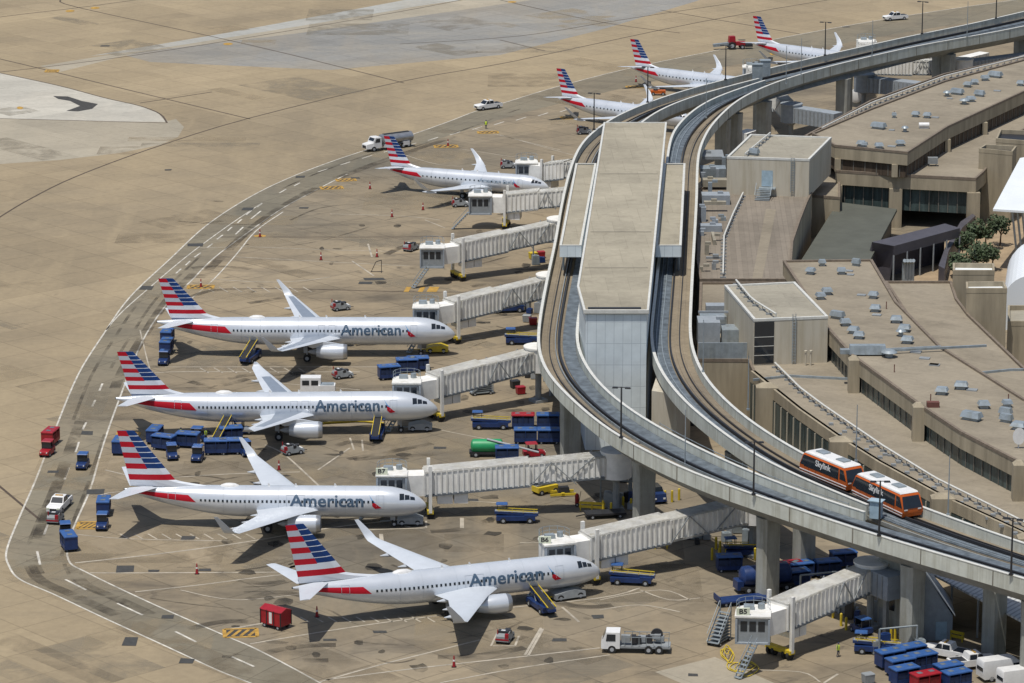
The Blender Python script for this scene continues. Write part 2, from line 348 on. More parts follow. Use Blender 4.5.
# yellow hatched boxes
mb = MB(); mb2 = MB()
for (u, v, w_, h_, a) in ((200.7, 287, 9.5, 4, 0), (346, 180, 8, 3.6, .2), (331.7, 187.8, 9, 4, .2), (446, 146.4, 10, 4, .1), (488, 132.4, 9, 3.6, .1), (240.7, 633, 9, 5, .1), (88, 525.5, 6, 5, 0), (260, 236, 5, 3, 0), (70, 11, 5, 5, 0), (95, 8, 5, 5, 0), (52, 71, 6, 5, 0), (228, 44, 5, 5, 0), (128, 435, 7, 4.5, 0), (570, 118, 8, 4, .1), (636, 87, 9, 4, .1), (780, 54, 9, 4, .1), (860, 52, 8, 4, .1), (512, 2, 5, 4, 0), (20, 108, 3, 5, .2)):
    c = at(u, v); ca, sa = math.cos(a), math.sin(a); w_ *= .42; h_ *= .6
    def q(x, y, z=.027): return (c.x + x * ca - y * sa, c.y + x * sa + y * ca, z)
    if w_ > 2.4:
        mb2.poly([q(-w_ / 2, -h_ / 2, .026), q(w_ / 2, -h_ / 2, .026), q(w_ / 2, h_ / 2, .026), q(-w_ / 2, h_ / 2, .026)])
        for (p, r_) in (((-w_ / 2, -h_ / 2), (w_ / 2, -h_ / 2)), ((-w_ / 2, h_ / 2), (w_ / 2, h_ / 2)), ((-w_ / 2, -h_ / 2), (-w_ / 2, h_ / 2)), ((w_ / 2, -h_ / 2), (w_ / 2, h_ / 2))):
            strip(mb, [Vector(q(*p)), Vector(q(*r_))], .45, .030)
        n = 4
        for i in range(n): x = -w_ / 2 + (i + .5) * w_ / n; strip(mb, [Vector(q(x - .5, -h_ / 2 + .4)), Vector(q(x + .5, h_ / 2 - .4))], .4, .032)
    else:
        mb.poly([q(w_ / 2 * math.cos(t * math.pi / 6), h_ / 2 * math.sin(t * math.pi / 6)) for t in range(12)])
for u in (407, 421, 430, 435):
    strip(mb, G((u - 1, 292), (u + 2, 287)), .8, .03)
tag(mb.build('yellow_marking', 'line_yellow', smooth=False), kind='structure'); tag(mb2.build('dark_marking', 'tar', smooth=False), kind='structure')
# drains, manholes, oil stains
mb = MB()
for (u, v, w_, h_) in ((130, 642, 3.2, 6), (87, 433, 3.2, 3.5), (53, 472, 3, 2), (96, 492, 4.5, 4.5), (125, 569, 4, 5), (168, 617, 2.5, 2.5), (187, 661, 3, 3), (154, 571, 2.5, 1.5), (300, 177, 3, 3), (248, 209, 4, 4), (195, 245, 4.5, 4), (147, 288, 4, 5), (304, 208, 3, 2), (168, 170, 2.4, 2), (105, 46, 4, 3), (355, 178, 3, 2), (188, 538, 3.5, 3), (374, 279, 6, 3), (366, 283, 4, 3), (598, 617, 2.5, 2.5), (693, 675, 2, 1.5), (470, 500, 4, 2), (440, 448, 3, 2), (500, 480, 3, 2), (560, 640, 3, 2), (620, 562, 3, 2), (330, 640, 3, 1.5), (380, 632, 3, 1.5), (205, 570, 3, 2), (742, 40, 3, 2), (955, 40, 3, 2), (846, 27, 3, 2)):
    c = at(u, v); k = math.pi / 4 + random.uniform(-.1, .1); w_ *= .8; h_ *= .8
    mb.poly([(c.x + w_ / 2 * math.cos(t * math.pi / 2 + k) * random.uniform(.8, 1.1), c.y + h_ / 2 * math.sin(t * math.pi / 2 + k) * random.uniform(.8, 1.1), .034) for t in range(4)])
M['drain'] = mat('drain_dark', (.055, .055, .052), .8, var=.2)
tag(mb.build('drain_cover', 'drain', smooth=False), kind='structure')
# ------------------------------------------------------------------ aircraft
T737 = dict(L=38.4, Ln=5.6, xt=23.5, ry=1.88, rz=2.0, zc=3.3, zn=2.75, zt=4.75, rend=.07,
    wing=[(0, 13.0, 8.6, 2.5, .13), (1.8, 13.7, 7.8, 2.6, .13), (5.3, 16.1, 4.9, 3.0, .12), (16.6, 22.4, 1.7, 4.1, .10)],
    wl=[(17.05, 22.9, 1.35, 4.35, 35), (17.4, 23.4, 1.15, 5.0, 65), (17.85, 24.9, .5, 6.6, 78)],
    eng=(4.83, 13.2, 4.1, 1.75, 1.08), hs=[(.4, 34.2, 3.6, 5.1), (7.17, 38.4, 1.2, 5.6)], fin=dict(z0=5.25, z1=12.5, le0=31.3, te0=37.6, le1=37.0, te1=39.2, dorsal=27.5),
    gear=(4.1, 20.0, 2.86), rows=[(6.6, 28.8)], wz=3.75, txt=(17.3, 7.9, 1.65), band=(29.2, 35.5), bird=6.7, door=[31.8, 5.3], dome=25.0)
T321 = dict(L=44.4, Ln=5.8, xt=29.5, ry=1.98, rz=2.07, zc=3.75, zn=3.2, zt=5.1, rend=.08,
    wing=[(0, 16.2, 8.4, 2.9, .13), (1.9, 17.1, 7.4, 3.0, .13), (6.4, 19.7, 4.3, 3.6, .12), (16.6, 24.7, 1.6, 4.9, .10)],
    wl=[(17.1, 25.2, 1.3, 5.15, 40), (17.45, 25.7, 1.1, 5.8, 65), (17.9, 27.3, .45, 7.3, 80)],
    eng=(5.75, 15.9, 4.5, 2.0, 1.12), hs=[(.4, 38.6, 3.6, 5.3), (6.22, 42.4, 1.4, 5.7)], fin=dict(z0=5.75, z1=11.76, le0=36.4, te0=42.4, le1=41.9, te1=44.1, dorsal=34.8),
    gear=(5.1, 21.9, 3.8), rows=[(7.0, 32.8)], wz=4.2, txt=(17.0, 8.0, 1.75), band=(33.2, 40.3), bird=6.9, door=[35.3, 5.6], dome=29.5)
T175 = dict(L=31.2, Ln=4.8, xt=19.5, ry=1.5, rz=1.68, zc=2.85, zn=2.5, zt=3.95, rend=.08,
    wing=[(0, 10.3, 5.8, 2.1, .13), (1.4, 10.9, 5.2, 2.1, .13), (4.4, 12.8, 3.5, 2.4, .12), (12.6, 16.8, 1.5, 3.2, .10)],
    wl=[(13.2, 17.3, 1.3, 3.45, 30), (13.7, 18.0, 1.05, 4.1, 60), (14.25, 19.6, .5, 5.5, 78)],
    eng=(4.1, 9.8, 3.2, 1.45, .85), hs=[(.4, 27.2, 2.8, 4.3), (5.0, 30.2, 1.0, 4.8)], fin=dict(z0=4.45, z1=9.73, le0=25.8, te0=29.9, le1=29.3, te1=31.3, dorsal=24.0),
    gear=(3.6, 15.2, 2.6), rows=[(6.0, 23.3)], wz=3.2, txt=(12.6, 6.0, 1.0), band=(23.6, 29.0), bird=5.9, door=[4.4], dome=None)
M['seam'] = mat('panel_seam', (.36, .40, .45), .5)
def fus(T, x):
    if x < T['Ln']:
        t = max(0., x / T['Ln']); k = max(.02, (1 - (1 - t) ** 2.0) ** .60); z = T['zn'] + (T['zc'] - T['zn']) * (1 - (1 - t) ** 2)
    elif x < T['xt']: k = 1; z = T['zc']
    else:
        u = min(1, (x - T['xt']) / (T['L'] - T['xt'])); k = 1 - (1 - T['rend']) * u ** 1.75
        z = T['zc'] + (T['zt'] - T['zc']) * u ** 1.5
    return T['ry'] * k, T['rz'] * k, z
def make_fuselage(T):
    mb = MB(); xs = [.0, .08, .25, .55, 1, 1.6, 2.3, 3.2, 4.3, T['Ln']]
    xs += [T['Ln'] + (T['xt'] - T['Ln']) * i / 6 for i in range(1, 6)] + [T['xt'] + (T['L'] - T['xt']) * i / 12 for i in range(13)]
    secs = []
    for x in xs:
        ry, rz, z = fus(T, x); secs.append([(-x, ry * math.cos(a), z + rz * math.sin(a)) for a in [2 * math.pi * j / 32 for j in range(32)]])
    mb.loft(secs)
    return mb
def surf(T, x, th, off, s=-1):
    ry, rz, z = fus(T, x); return (-x, s * (ry + off) * math.cos(th), z + (rz + off) * math.sin(th))
def patch(mb, T, q, off=.012, nx=4, nt=4, m=0, s=-1):
    # q: four (x, theta) corners, bottom-front, bottom-rear, top-rear, top-front
    g = []
    for j in range(nt + 1):
        b = j / nt; row = []
        for i in range(nx + 1):
            a = i / nx
            x = (q[0][0] * (1 - a) + q[1][0] * a) * (1 - b) + (q[3][0] * (1 - a) + q[2][0] * a) * b
            t = (q[0][1] * (1 - a) + q[1][1] * a) * (1 - b) + (q[3][1] * (1 - a) + q[2][1] * a) * b
            row.append(mb.vert(surf(T, x, t, off, s)))
        g.append(row)
    for j in range(nt):
        for i in range(nx): mb.face((g[j][i], g[j][i + 1], g[j + 1][i + 1], g[j + 1][i]), m)
def text_mesh(txt, size, bold=.02, cuts=None):
    cu = bpy.data.curves.new('lettering', 'FONT'); cu.body = txt; cu.size = size; cu.offset = bold; cu.resolution_u = 3
    o = bpy.data.objects.new('lettering', cu); COL.objects.link(o)
    me = bpy.data.meshes.new_from_object(o.evaluated_get(bpy.context.evaluated_depsgraph_get()))
    bpy.data.objects.remove(o); bm = bmesh.new(); bm.from_mesh(me)
    ys = [v.co.y for v in bm.verts]; lo, hi = min(ys), max(ys)
    if cuts:
        for i in range(1, cuts):
            y = lo + (hi - lo) * i / cuts
            bmesh.ops.bisect_plane(bm, geom=bm.verts[:] + bm.edges[:] + bm.faces[:], plane_co=(0, y, 0), plane_no=(0, 1, 0))
    bm.to_mesh(me); bm.free(); xs = [v.co.x for v in me.vertices]
    return me, min(xs), max(xs), lo, hi
def make_wing(T, s, dark):
    mb = MB(); prof = [(0, 0), (.06, .5), (.22, .9), (.45, 1.), (.72, .55), (1, .02), (.72, -.2), (.35, -.5), (.08, -.4)]
    secs = []
    st = [(y, le, c, z, 0, t) for (y, le, c, z, t) in T['wing']] + ([(y, le, c, z, cant, .09) for (y, le, c, z, cant) in T['wl']] if T['wl'] else [])
    fine = []
    for a, b in zip(st[:-1], st[1:]):
        fine.append(a)
        if b[0] - a[0] > 5: fine += [tuple(a[k] + (b[k] - a[k]) * f for k in range(6)) for f in (.33, .66)]
    fine.append(st[-1])
    for (y, le, c, z, cant, t) in fine:
        nz, ny = math.cos(R(cant)), -math.sin(R(cant))
        secs.append([(-(le + px_ * c), s * (y + ny * pz * c * t * .55), z + nz * pz * c * t * .55) for px_, pz in prof])
    nroot = len(T['wing'])
    def mf(i, j): return 1 if dark and j in (2, 3) and 1 <= i <= len(fine) - (4 if T['wl'] else 1) - 1 else 0
    mb.loft(secs, 0, True, mf)
    for y in ((4.2, 8.6, 12.4) if T is not T175 else (3.6, 7.5)):      # flap track fairings
        y *= 1.0
        for a, b in zip(T['wing'][:-1], T['wing'][1:]):
            if a[0] <= y <= b[0]:
                f = (y - a[0]) / (b[0] - a[0]); te = (a[1] + a[2]) * (1 - f) + (b[1] + b[2]) * f; z = a[3] * (1 - f) + b[3] * f
                mb.loft([[(-(te + dx), s * (y + r_ * math.cos(t)), z - .25 + r_ * math.sin(t)) for t in [k * math.pi / 3 for k in range(6)]] for dx, r_ in ((-1.8, .05), (-1.0, .26), (0, .24), (.9, .04))])
    return mb
def make_engine(T, s):
    y, x, l, z, r = T['eng']; mb = MB()
    pr = [(0.25, .55, 2), (.0, .86, 1), (-.06, .93, 1), (.08, 1.0, 1), (.5, 1.06, 0), (l * .5, 1.07, 0), (l * .85, .86, 0), (l, .68, 0), (l, .55, 2), (l * .8, .5, 2)]
    mb.loft([[(-(x + a), s * y + r * b * math.cos(t), z + r * b * math.sin(t)) for t in [k * math.pi / 10 for k in range(20)]] for a, b, _ in pr], 0, False, lambda i, j: pr[i][2])
    mb.loft([[(-(x + a), s * y + r * b * math.cos(t), z + r * b * math.sin(t)) for t in [k * math.pi / 6 for k in range(12)]] for a, b in ((.3, .8), (.35, .6), (l * .8, .5), (l + .7, .3), (l + 1.3, .05))], 2, True, lambda i, j: 2 if i < 2 else 3)
    zt = T['wing'][2][3]
    mb.loft([[(-(x + a), s * y - .14, z0), (-(x + a), s * y + .14, z0), (-(x + a), s * y + .14, z1), (-(x + a), s * y - .14, z1)] for a, z0, z1 in ((.9, z + r * .8, z + r * 1.05), (2.6, z + r * .8, zt - .1), (l + .6, z + r * .5, zt + .05), (l + 1.8, zt - .4, zt))])
    return mb
def make_fin(T, top=True):
    F = T['fin']; mb = MB(); n = 7; zb, zt = F['z0'], F['z1']; h = zt - zb; rh = h * .0985
    def ch(z):
        f = (z - F['z0']) / h; le = F['le0'] + (F['le1'] - F['le0']) * f; te = F['te0'] + (F['te1'] - F['te0']) * f
        if f < .105: le -= (F['le0'] - F['dorsal']) * ((.105 - f) / .105) ** 1.3
        return le, te
    st = [(0, 0), (.16, .05), (.47, .055), (.47, .055), (.78, .03), (1., .004)]
    def row(z0, z1, ml, mr):
        for s in (-1, 1):
            A, B = [], []
            for f, t in st:
                for z, Q in ((z0, A), (z1, B)):
                    le, te = ch(z); c = te - le; Q.append(mb.vert((-(le + f * c), s * t * min(c, 4) , z)))
            for i in range(len(st) - 1):
                if i == 2: continue
                mb.face((A[i], A[i + 1], B[i + 1], B[i]), ml if i < 2 else mr)
    z = zt
    for k in range(n):
        # leading (front) part blue bar with thin white line; trailing part red / silver
        row(z - rh * .88, z, 1, 2 if k % 2 == 0 else 3); row(z - rh, z - rh * .88, 0, 2 if k % 2 == 0 else 3); z -= rh
    row(z - rh, z, 0, 0); z -= rh
    row(z - rh * .55, z, 2, 2); z -= rh * .55; row(z - rh * .5, z, 2, 2); z -= rh * .5
    m_ = (z - zb) / 3
    for i in range(3): row(z - m_, z, 0, 0); z -= m_
    le, te = ch(zt); c = te - le
    mb.poly([(-(le + f * c), -t * c, zt) for f, t in st[:2] + st[3:]] + [(-(le + f * c), t * c, zt) for f, t in (st[:2] + st[3:])[::-1][:-1]], 1)
    return mb
def aircraft(T, label, dark=False, sharklet=True, raydome=True, text='American'):
    T = dict(T)
    if not sharklet: T['wl'] = [(17.05, 25.2, .9, 5.3, 70), (17.1, 25.6, .4, 5.7, 85)]
    r = empty('airliner'); r['label'] = label; r['category'] = 'airliner'
    f = make_fuselage(T).build('fuselage', 'silver', r, 50)
    # wing root fairing
    mb = MB(); w0 = T['wing'][0]; x0, x1 = w0[1] - 1.6, w0[1] + w0[2] + 1.8; ry, zc, rz = T['ry'], T['zc'], T['rz']
    secs = []
    for i in range(9):
        t = i / 8; k = math.sin(math.pi * (.06 + .88 * t)) ** .5; x = x0 + (x1 - x0) * t
        secs.append([(-x, (ry + .12) * k * math.cos(a) * 1.02, zc - rz * .45 + (rz * .72) * k * math.sin(a)) for a in [2 * math.pi * j / 16 for j in range(16)]])
    mb.loft(secs).build('belly_fairing', 'silver', r, 60)
    fin = make_fin(T).build('tail_fin', ['finwhite', 'blue', 'red', 'finsilver'], r, False)
    for s in (-1, 1):
        make_wing(T, s, dark).build('wing', ['wing', 'wing_dark'], r, 40)
        make_engine(T, s).build('engine', ['silver', 'metal', 'dark', 'gear'], r, 40)
        mb = MB(); prof = [(0, 0), (.2, .8), (.5, .9), (1, .02), (.5, -.6), (.2, -.5)]
        mb.loft([[(-(le + a * c), s * y, z + b * c * .06) for a, b in prof] for (y, le, c, z) in T['hs']]); mb.build('tailplane', 'wing', r, 40)
    # livery: red band, door outlines, cockpit, bird, lettering
    mb = MB(); a, b = T['band']
    patch(mb, T, [(a, R(-4)), (b + 1.2, R(-14)), (b + .2, R(26)), (a + 1.0, R(26))][::1], .014, 10, 5)
    mb.build('red_band', 'red', r, False)
    mb = MB()
    for k in range(2):
        c = T['bird'] + (.0 if k == 0 else -.65)
        if k == 0: patch(mb, T, [(c + .15, R(20)), (c - .35, R(10)), (c + .1, R(12)), (c + .55, R(45))][::-1], .014, 2, 6, 0)
        else: patch(mb, T, [(c + .75, R(16)), (c - .45, R(-10)), (c + .35, R(-14)), (c + .75, R(-2))], .014, 4, 6, 1)
    mb.build('bird_emblem', ['ltblue', 'red'], r, False)
    for s in (-1, 1):
        mb = MB(); n0 = .52 * T['Ln'] if T['L'] < 40 else .44 * T['Ln']
        for i in range(3):
            x = T['Ln'] * (.25 + .12 * i)
            patch(mb, T, [(x, R(28 + 6 * (2 - i) * .8)), (x + T['Ln'] * .105, R(28 + 6 * (2 - i) * .8 - 5)), (x + T['Ln'] * .11, R(52)), (x + .04, R(57))], .016, 2, 3, 0, s)
        mb.build('cockpit_window', 'glass', r, False)
    mb = MB()
    for d in T['door'] + ([T['L'] * .40, T['L'] * .435] if T['L'] > 35 else []):
        for (xa, xb, ta, tb) in ((d, d + .05, -14, 36), (d + .95, d + 1.0, -14, 36), (d, d + 1.0, 36, 37.5), (d, d + 1.0, -15.5, -14)):
            patch(mb, T, [(xa, R(ta)), (xb, R(ta)), (xb, R(tb)), (xa, R(tb))], .02, 1, 4)
    mb.build('door_outline', 'seam', r, False)
    mb = MB()
    for x in [T['Ln'] + .4 + k * (T['xt'] - T['Ln'] - 1) / 4 for k in range(5)] + [T['xt'] + 2.2]: patch(mb, T, [(x, R(-50)), (x + .035, R(-50)), (x + .035, R(95)), (x, R(95))], .012, 1, 12)
    mb.build('skin_seam', 'seam', r, False)
    # lettering mapped on the curved skin
    x_l, x_r, hcap = T['txt']
    me, a, b, lo, hi = text_mesh(text, 2.0, .035, 10)
    k = (x_l - x_r) / (b - a); ky = hcap / (hi - lo)
    for v in me.vertices:
        x = x_l - (v.co.x - a) * k; y = (v.co.y - lo) * ky - hcap * .12
        v.co = surf(T, x, y / T['rz'] + R(-1), .022)
    me.materials.clear(); me.materials.append(M['letter' if T['L'] > 35 else 'letter_pale'])
    lo_ = bpy.data.objects.new('lettering', me); COL.objects.link(lo_); lo_.parent = r
    # cabin windows, each one an object sharing one mesh
    x, xe = T['rows'][0]; th = math.asin((T['wz'] - T['zc']) / T['rz']); first = None; step = .56 if T['L'] > 35 else .82
    wins = []
    while x < xe:
        if x > T['xt'] - .2:
            ry, rz, zc_ = fus(T, x)
        mbw = None
        if x < T['xt']:
            if first is None:
                mbw = MB(); T2 = dict(T); ww = .25
                patch(mbw, T, [(T['Ln'] + 2 + ww, th - .085), (T['Ln'] + 2, th - .085), (T['Ln'] + 2, th + .085), (T['Ln'] + 2 + ww, th + .085)], .017, 1, 2)
                first = mbw.build('window', 'glass', r, False); first.location.x = -(x - T['Ln'] - 2)
            else:
                c = first.copy(); COL.objects.link(c); c.parent = r; c.location.x = -(x - T['Ln'] - 2)
        else:
            ry, rz, zc_ = fus(T, x); t2 = math.asin(max(-.9, min(.9, (T['wz'] + (x - T['xt']) * .012 - zc_) / rz)))
            mbw = MB(); patch(mbw, T, [(x + .25, t2 - .085), (x, t2 - .085), (x, t2 + .085), (x + .25, t2 + .085)], .017, 1, 2); mbw.build('window', 'glass', r, False)
        x += step
    # landing gear
    gx, mx, my = T['gear']
    def leg(name, x, y, rr, zt):
        m_ = MB(); m_.cyl((-x, y, rr), (-x, y, zt), .11, n=8, m=1)
        for d in (-.28, .28): m_.cyl((-x, y + d - .13, rr), (-x, y + d + .13, rr), rr, n=14, m=0).cyl((-x, y + d - .14, rr), (-x, y + d + .14, rr), rr * .5, n=10, m=1)
        m_.box((-x - .25, y, zt * .7), (.5, .06, zt * .35), 1)
        m_.build(name, ['rubber', 'gear'], r, 30)
    leg('nose_gear', gx, 0, .38, T['zc'] - T['rz'] + .3)
    for s in (-1, 1): leg('main_gear', mx, s * my, .56, T['zc'] - T['rz'] + .8)
    if T['dome'] and raydome:
        ry, rz, zc_ = fus(T, T['dome']); mb = MB()
        mb.loft([[(-T['dome'] + 1.3 * a, .5 * b * math.cos(t), zc_ + rz - .14 + .5 * b * max(0, math.sin(t))) for t in [k * math.pi / 6 for k in range(12)]] for a, b in ((-1, .08), (-.8, .6), (-.4, .95), (0, 1), (.5, .9), (.85, .5), (1, .08))])
        mb.build('antenna_dome', 'white', r, 60)
    mb = MB()
    for x in (T['L'] * .3, T['L'] * .43, T['L'] * .52):
        ry, rz, zc_ = fus(T, x); mb.box((-x, 0, zc_ + rz + .13), (.35, .05, .4), 0, taper=(.5, 1), tx=-.1)
    mb.cyl((-T['L'] + .2, 0, T['zt']), (-T['L'] - .12, 0, T['zt'] + .02), T['ry'] * T['rend'] * .8, n=8, m=1)
    mb.build('antenna', ['white', 'dark'], r, False)
    return r
def put_plane(r, x, y, deg): r.location = (x, y, 0); r.rotation_euler = (0, 0, R(deg))
def put_fin(r, T, u, v, deg):
    F = T['fin']; P = at(u, v, F['z1']); h = R(deg); put_plane(r, P.x + F['te1'] * math.cos(h), P.y + F['te1'] * math.sin(h), deg)
put_plane(aircraft(T321, 'airliner with tall winglets, farthest of the three in line, belt loader at its rear hold', True), -8.5, 548.8, -.14)
put_plane(aircraft(T321, 'airliner without tall winglets, baggage carts clustered near its tail, loader at front hold', True, False), -10.3, 506.9, 1.59)
put_plane(aircraft(T737, 'airliner with upturned winglets parked nose to the gate bridge signed B7'), -10.9, 462.6, -.92)
put_plane(aircraft(T737, 'nearest airliner, turned diagonally, red cart behind its tail'), 10.6, 435.6, 19.27)
put_plane(aircraft(T175, 'small regional jet whose tail fin overlaps the white tanker truck', text='American Eagle'), 6.5, 655.9, -19.87)
for (u, v, d, lb) in ((556.4, 68.2, -34, 'regional jet partly hidden by the guideway, directly left of the station roof end'), (630.2, 38.9, -34, 'regional jet behind the guideway with an orange tug under its wing'), (752.9, 15.8, -38, 'farthest regional jet behind the guideway, near the red tractor')):
    put_fin(aircraft(T175, lb, text='American Eagle'), T175, u, v, d)
# ------------------------------------------------------------------ more materials
M['via'] = mat('viaduct_concrete', (.58, .60, .54), .8, var=.10, scale=.35)
def weather(m, k=.55, sc=(.7, .7, .06)):
    n = m.node_tree; b = n.nodes['Principled BSDF']; src = b.inputs['Base Color'].links[0].from_socket
    tc = n.nodes.new('ShaderNodeTexCoord'); mp = n.nodes.new('ShaderNodeMapping'); mp.inputs['Scale'].default_value = sc; no = n.nodes.new('ShaderNodeTexNoise'); no.inputs['Scale'].default_value = 1.4; no.inputs['Detail'].default_value = 6; no.inputs['Roughness'].default_value = .7
    n.links.new(tc.outputs['Object'], mp.inputs[0]); n.links.new(mp.outputs[0], no.inputs['Vector']); r = n.nodes.new('ShaderNodeValToRGB'); e = r.color_ramp.elements; e[0].position = .45; e[1].position = .68; e[0].color = (1, 1, 1, 1); e[1].color = (k, k * .97, k * .9, 1)
    n.links.new(no.outputs['Fac'], r.inputs[0]); x = n.nodes.new('ShaderNodeMix'); x.data_type = 'RGBA'; x.blend_type = 'MULTIPLY'; x.inputs[0].default_value = 1
    n.links.new(src, x.inputs[6]); n.links.new(r.outputs[0], x.inputs[7]); n.links.new(x.outputs[2], b.inputs['Base Color'])
weather(M['via'], .72)
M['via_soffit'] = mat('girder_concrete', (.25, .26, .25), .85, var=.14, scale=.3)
M['pier'] = mat('pier_concrete', (.36, .365, .33), .85, var=.14, scale=.35)
def streaks(name, base, a, b, var=.12, wl=.6):
    g = NG(name, .85); v = g.mapping(0, (1, 1, .12))
    c = g.ramp(g.noise(v, wl, 6, .65), [(.3, tuple(x * (1 - var * 1.5) for x in base)), (.55, base), (.72, tuple(x * (1 + var) for x in base))])
    return g.done(c)
M['tanwall'] = streaks('tan_concrete_wall', (.37, .32, .232), 0, 0, .2)
M['beige'] = streaks('beige_panel_wall', (.55, .51, .42), 0, 0, .06)
def roofing(name, base, rot, w_=14, h_=2.2, k=.05, st=.4, sc=(.3, .12, .055)):
    g = NG(name, .9); v = g.mapping(-rot); v0 = g.mapping()
    c = g.ramp(g.noise(v0, .06, 6, .62, .5), [(.3, tuple(x * .80 for x in base)), (.5, base), (.7, tuple(x * 1.16 for x in base))])
    c = g.mix(c, g.brick(v, w_, h_, (1 - k,) * 3, (1 + k,) * 3, (.86,) * 3, .05, .4), 1., 'MULTIPLY')
    f = g.ramp(g.noise(v0, 1.1, 6, .7), [(.3, (.88,) * 3), (.7, (1.08,) * 3)]); c = g.mix(c, f, 1., 'MULTIPLY')
    s_ = g.ramp(g.noise(v0, .22, 6, .7, 1.), [(.56, (0, 0, 0)), (.74, (st,) * 3)]); c = g.mix(c, (.13, .11, .085), s_)
    s2 = g.ramp(g.noise(g.mapping(-rot, (.3, 1, 1), (3, 4, 0)), .16, 5, .65, .6), [(.5, (0, 0, 0)), (.72, (.4,) * 3)]); c = g.mix(c, tuple(min(1, x * 1.3) for x in base), s2)
    return g.done(c)
M['roof'] = roofing('gravel_roof', (.275, .238, .18), R(-40))
M['roof_stn'] = roofing('station_roof', (.345, .312, .24), R(2), 3.1, 9, .05, .5)
M['roof_box'] = roofing('penthouse_roof', (.33, .305, .245), R(5), 6, 2.5, .05, .5)
M['roof_rib'] = roofing('ribbed_roof', (.235, .203, .163), R(88), 60, .8, .09, .3)
M['panel'] = None
g = NG('grey_blue_panel', .4); v = g.mapping(0, (1, 1, 1))
sep = g.n.nodes.new('ShaderNodeSeparateXYZ'); g.n.links.new(v, sep.inputs[0])
cmb = g.n.nodes.new('ShaderNodeCombineXYZ'); ad = g.n.nodes.new('ShaderNodeMath'); ad.operation = 'ADD'
g.n.links.new(sep.outputs[0], ad.inputs[0]); g.n.links.new(sep.outputs[1], ad.inputs[1]); g.n.links.new(ad.outputs[0], cmb.inputs[0]); g.n.links.new(sep.outputs[2], cmb.inputs[1])
M['panel'] = g.done(g.mix(g.brick(cmb.outputs[0], 1.2, 3.0, (.66, .73, .76), (.69, .76, .79), (.47, .53, .57), .035), g.ramp(g.noise(v, .5, 5), [(.3, (.9,) * 3), (.7, (1.06,) * 3)]), 1., 'MULTIPLY'))
M['deck'] = concrete('guideway_deck', (.245, .205, .148), (.19, .165, .125), (.29, .24, .17), slab=3.0, stain=.5, stain_col=(.15, .13, .11), jointk=.8)
M['bluedeck'] = mat('walkway_grating', (.125, .150, .172), .6, var=.35, scale=.8)
M['galv'] = mat('galvanised', (.33, .38, .415), .45, metal=.3, var=.15, scale=1.)
M['curb'] = mat('roof_edge_cap', (.20, .16, .12), .7, var=.2)
M['capwhite'] = mat('edge_cap_white', (.62, .62, .58), .6, var=.1)
M['olive'] = mat('olive_canopy', (.095, .10, .082), .8, var=.1, scale=.3)
M['purple'] = mat('slate_canopy', (.085, .08, .092), .5, var=.12, scale=.4)
M['fabric'] = mat('white_canopy', (.76, .80, .82), .5, var=.04, scale=.2)
M['orange'] = mat('train_orange', (.52, .105, .012), .35, var=.05)
M['glassband'] = streaks('curtain_glass', (.060, .085, .085), 0, 0, .5, 1.2); M['glassband'].node_tree.nodes['Principled BSDF'].inputs['Roughness'].default_value = .25
M['glassbrown'] = streaks('brown_glass', (.10, .075, .055), 0, 0, .35, 1.2)
M['mullion'] = mat('mullion', (.16, .15, .13), .6)
M['bark'] = mat('bark', (.10, .07, .045), .9)
M['leaf'] = mat('leaves', (.058, .088, .038), .7, var=.5, scale=.9)
M['sand'] = mat('sandy_soil', (.36, .27, .17), .9, var=.18, scale=.3)
M['yellow'] = mat('safety_yellow', (.62, .46, .03), .5, var=.12)
M['grey'] = mat('grey_paint', (.27, .29, .30), .5, var=.12)
M['dkblue'] = mat('vehicle_blue', (.014, .038, .135), .4, var=.18)
M['cartblue'] = mat('cart_roof_blue', (.035, .105, .30), .45, var=.14)
M['vred'] = mat('vehicle_red', (.33, .012, .022), .4, var=.12)
M['skin'] = mat('skin', (.40, .24, .17), .6)
M['vest'] = mat('hi_vis_vest', (.55, .72, .06), .6)
M['navy'] = mat('navy_cloth', (.03, .04, .08), .8)
M['bridge'] = mat('bridge_white', (.80, .79, .75), .55, var=.12, scale=.5)
M['bridgetop'] = mat('bridge_roof', (.76, .755, .72), .6, var=.14, scale=.4)
M['bridgegrey'] = mat('bridge_grey', (.30, .335, .37), .6, var=.1)
M['green'] = mat('tank_green', (.02, .30, .11), .45, var=.1)
M['rust'] = mat('rust_red', (.15, .06, .045), .8)
M['seam_dark'] = mat('membrane_seam', (.20, .185, .15), .9)
for k_ in ('pier', 'via_soffit', 'beige', 'bridgetop', 'galv'): weather(M[k_], .70 if k_ == 'pier' else .84)
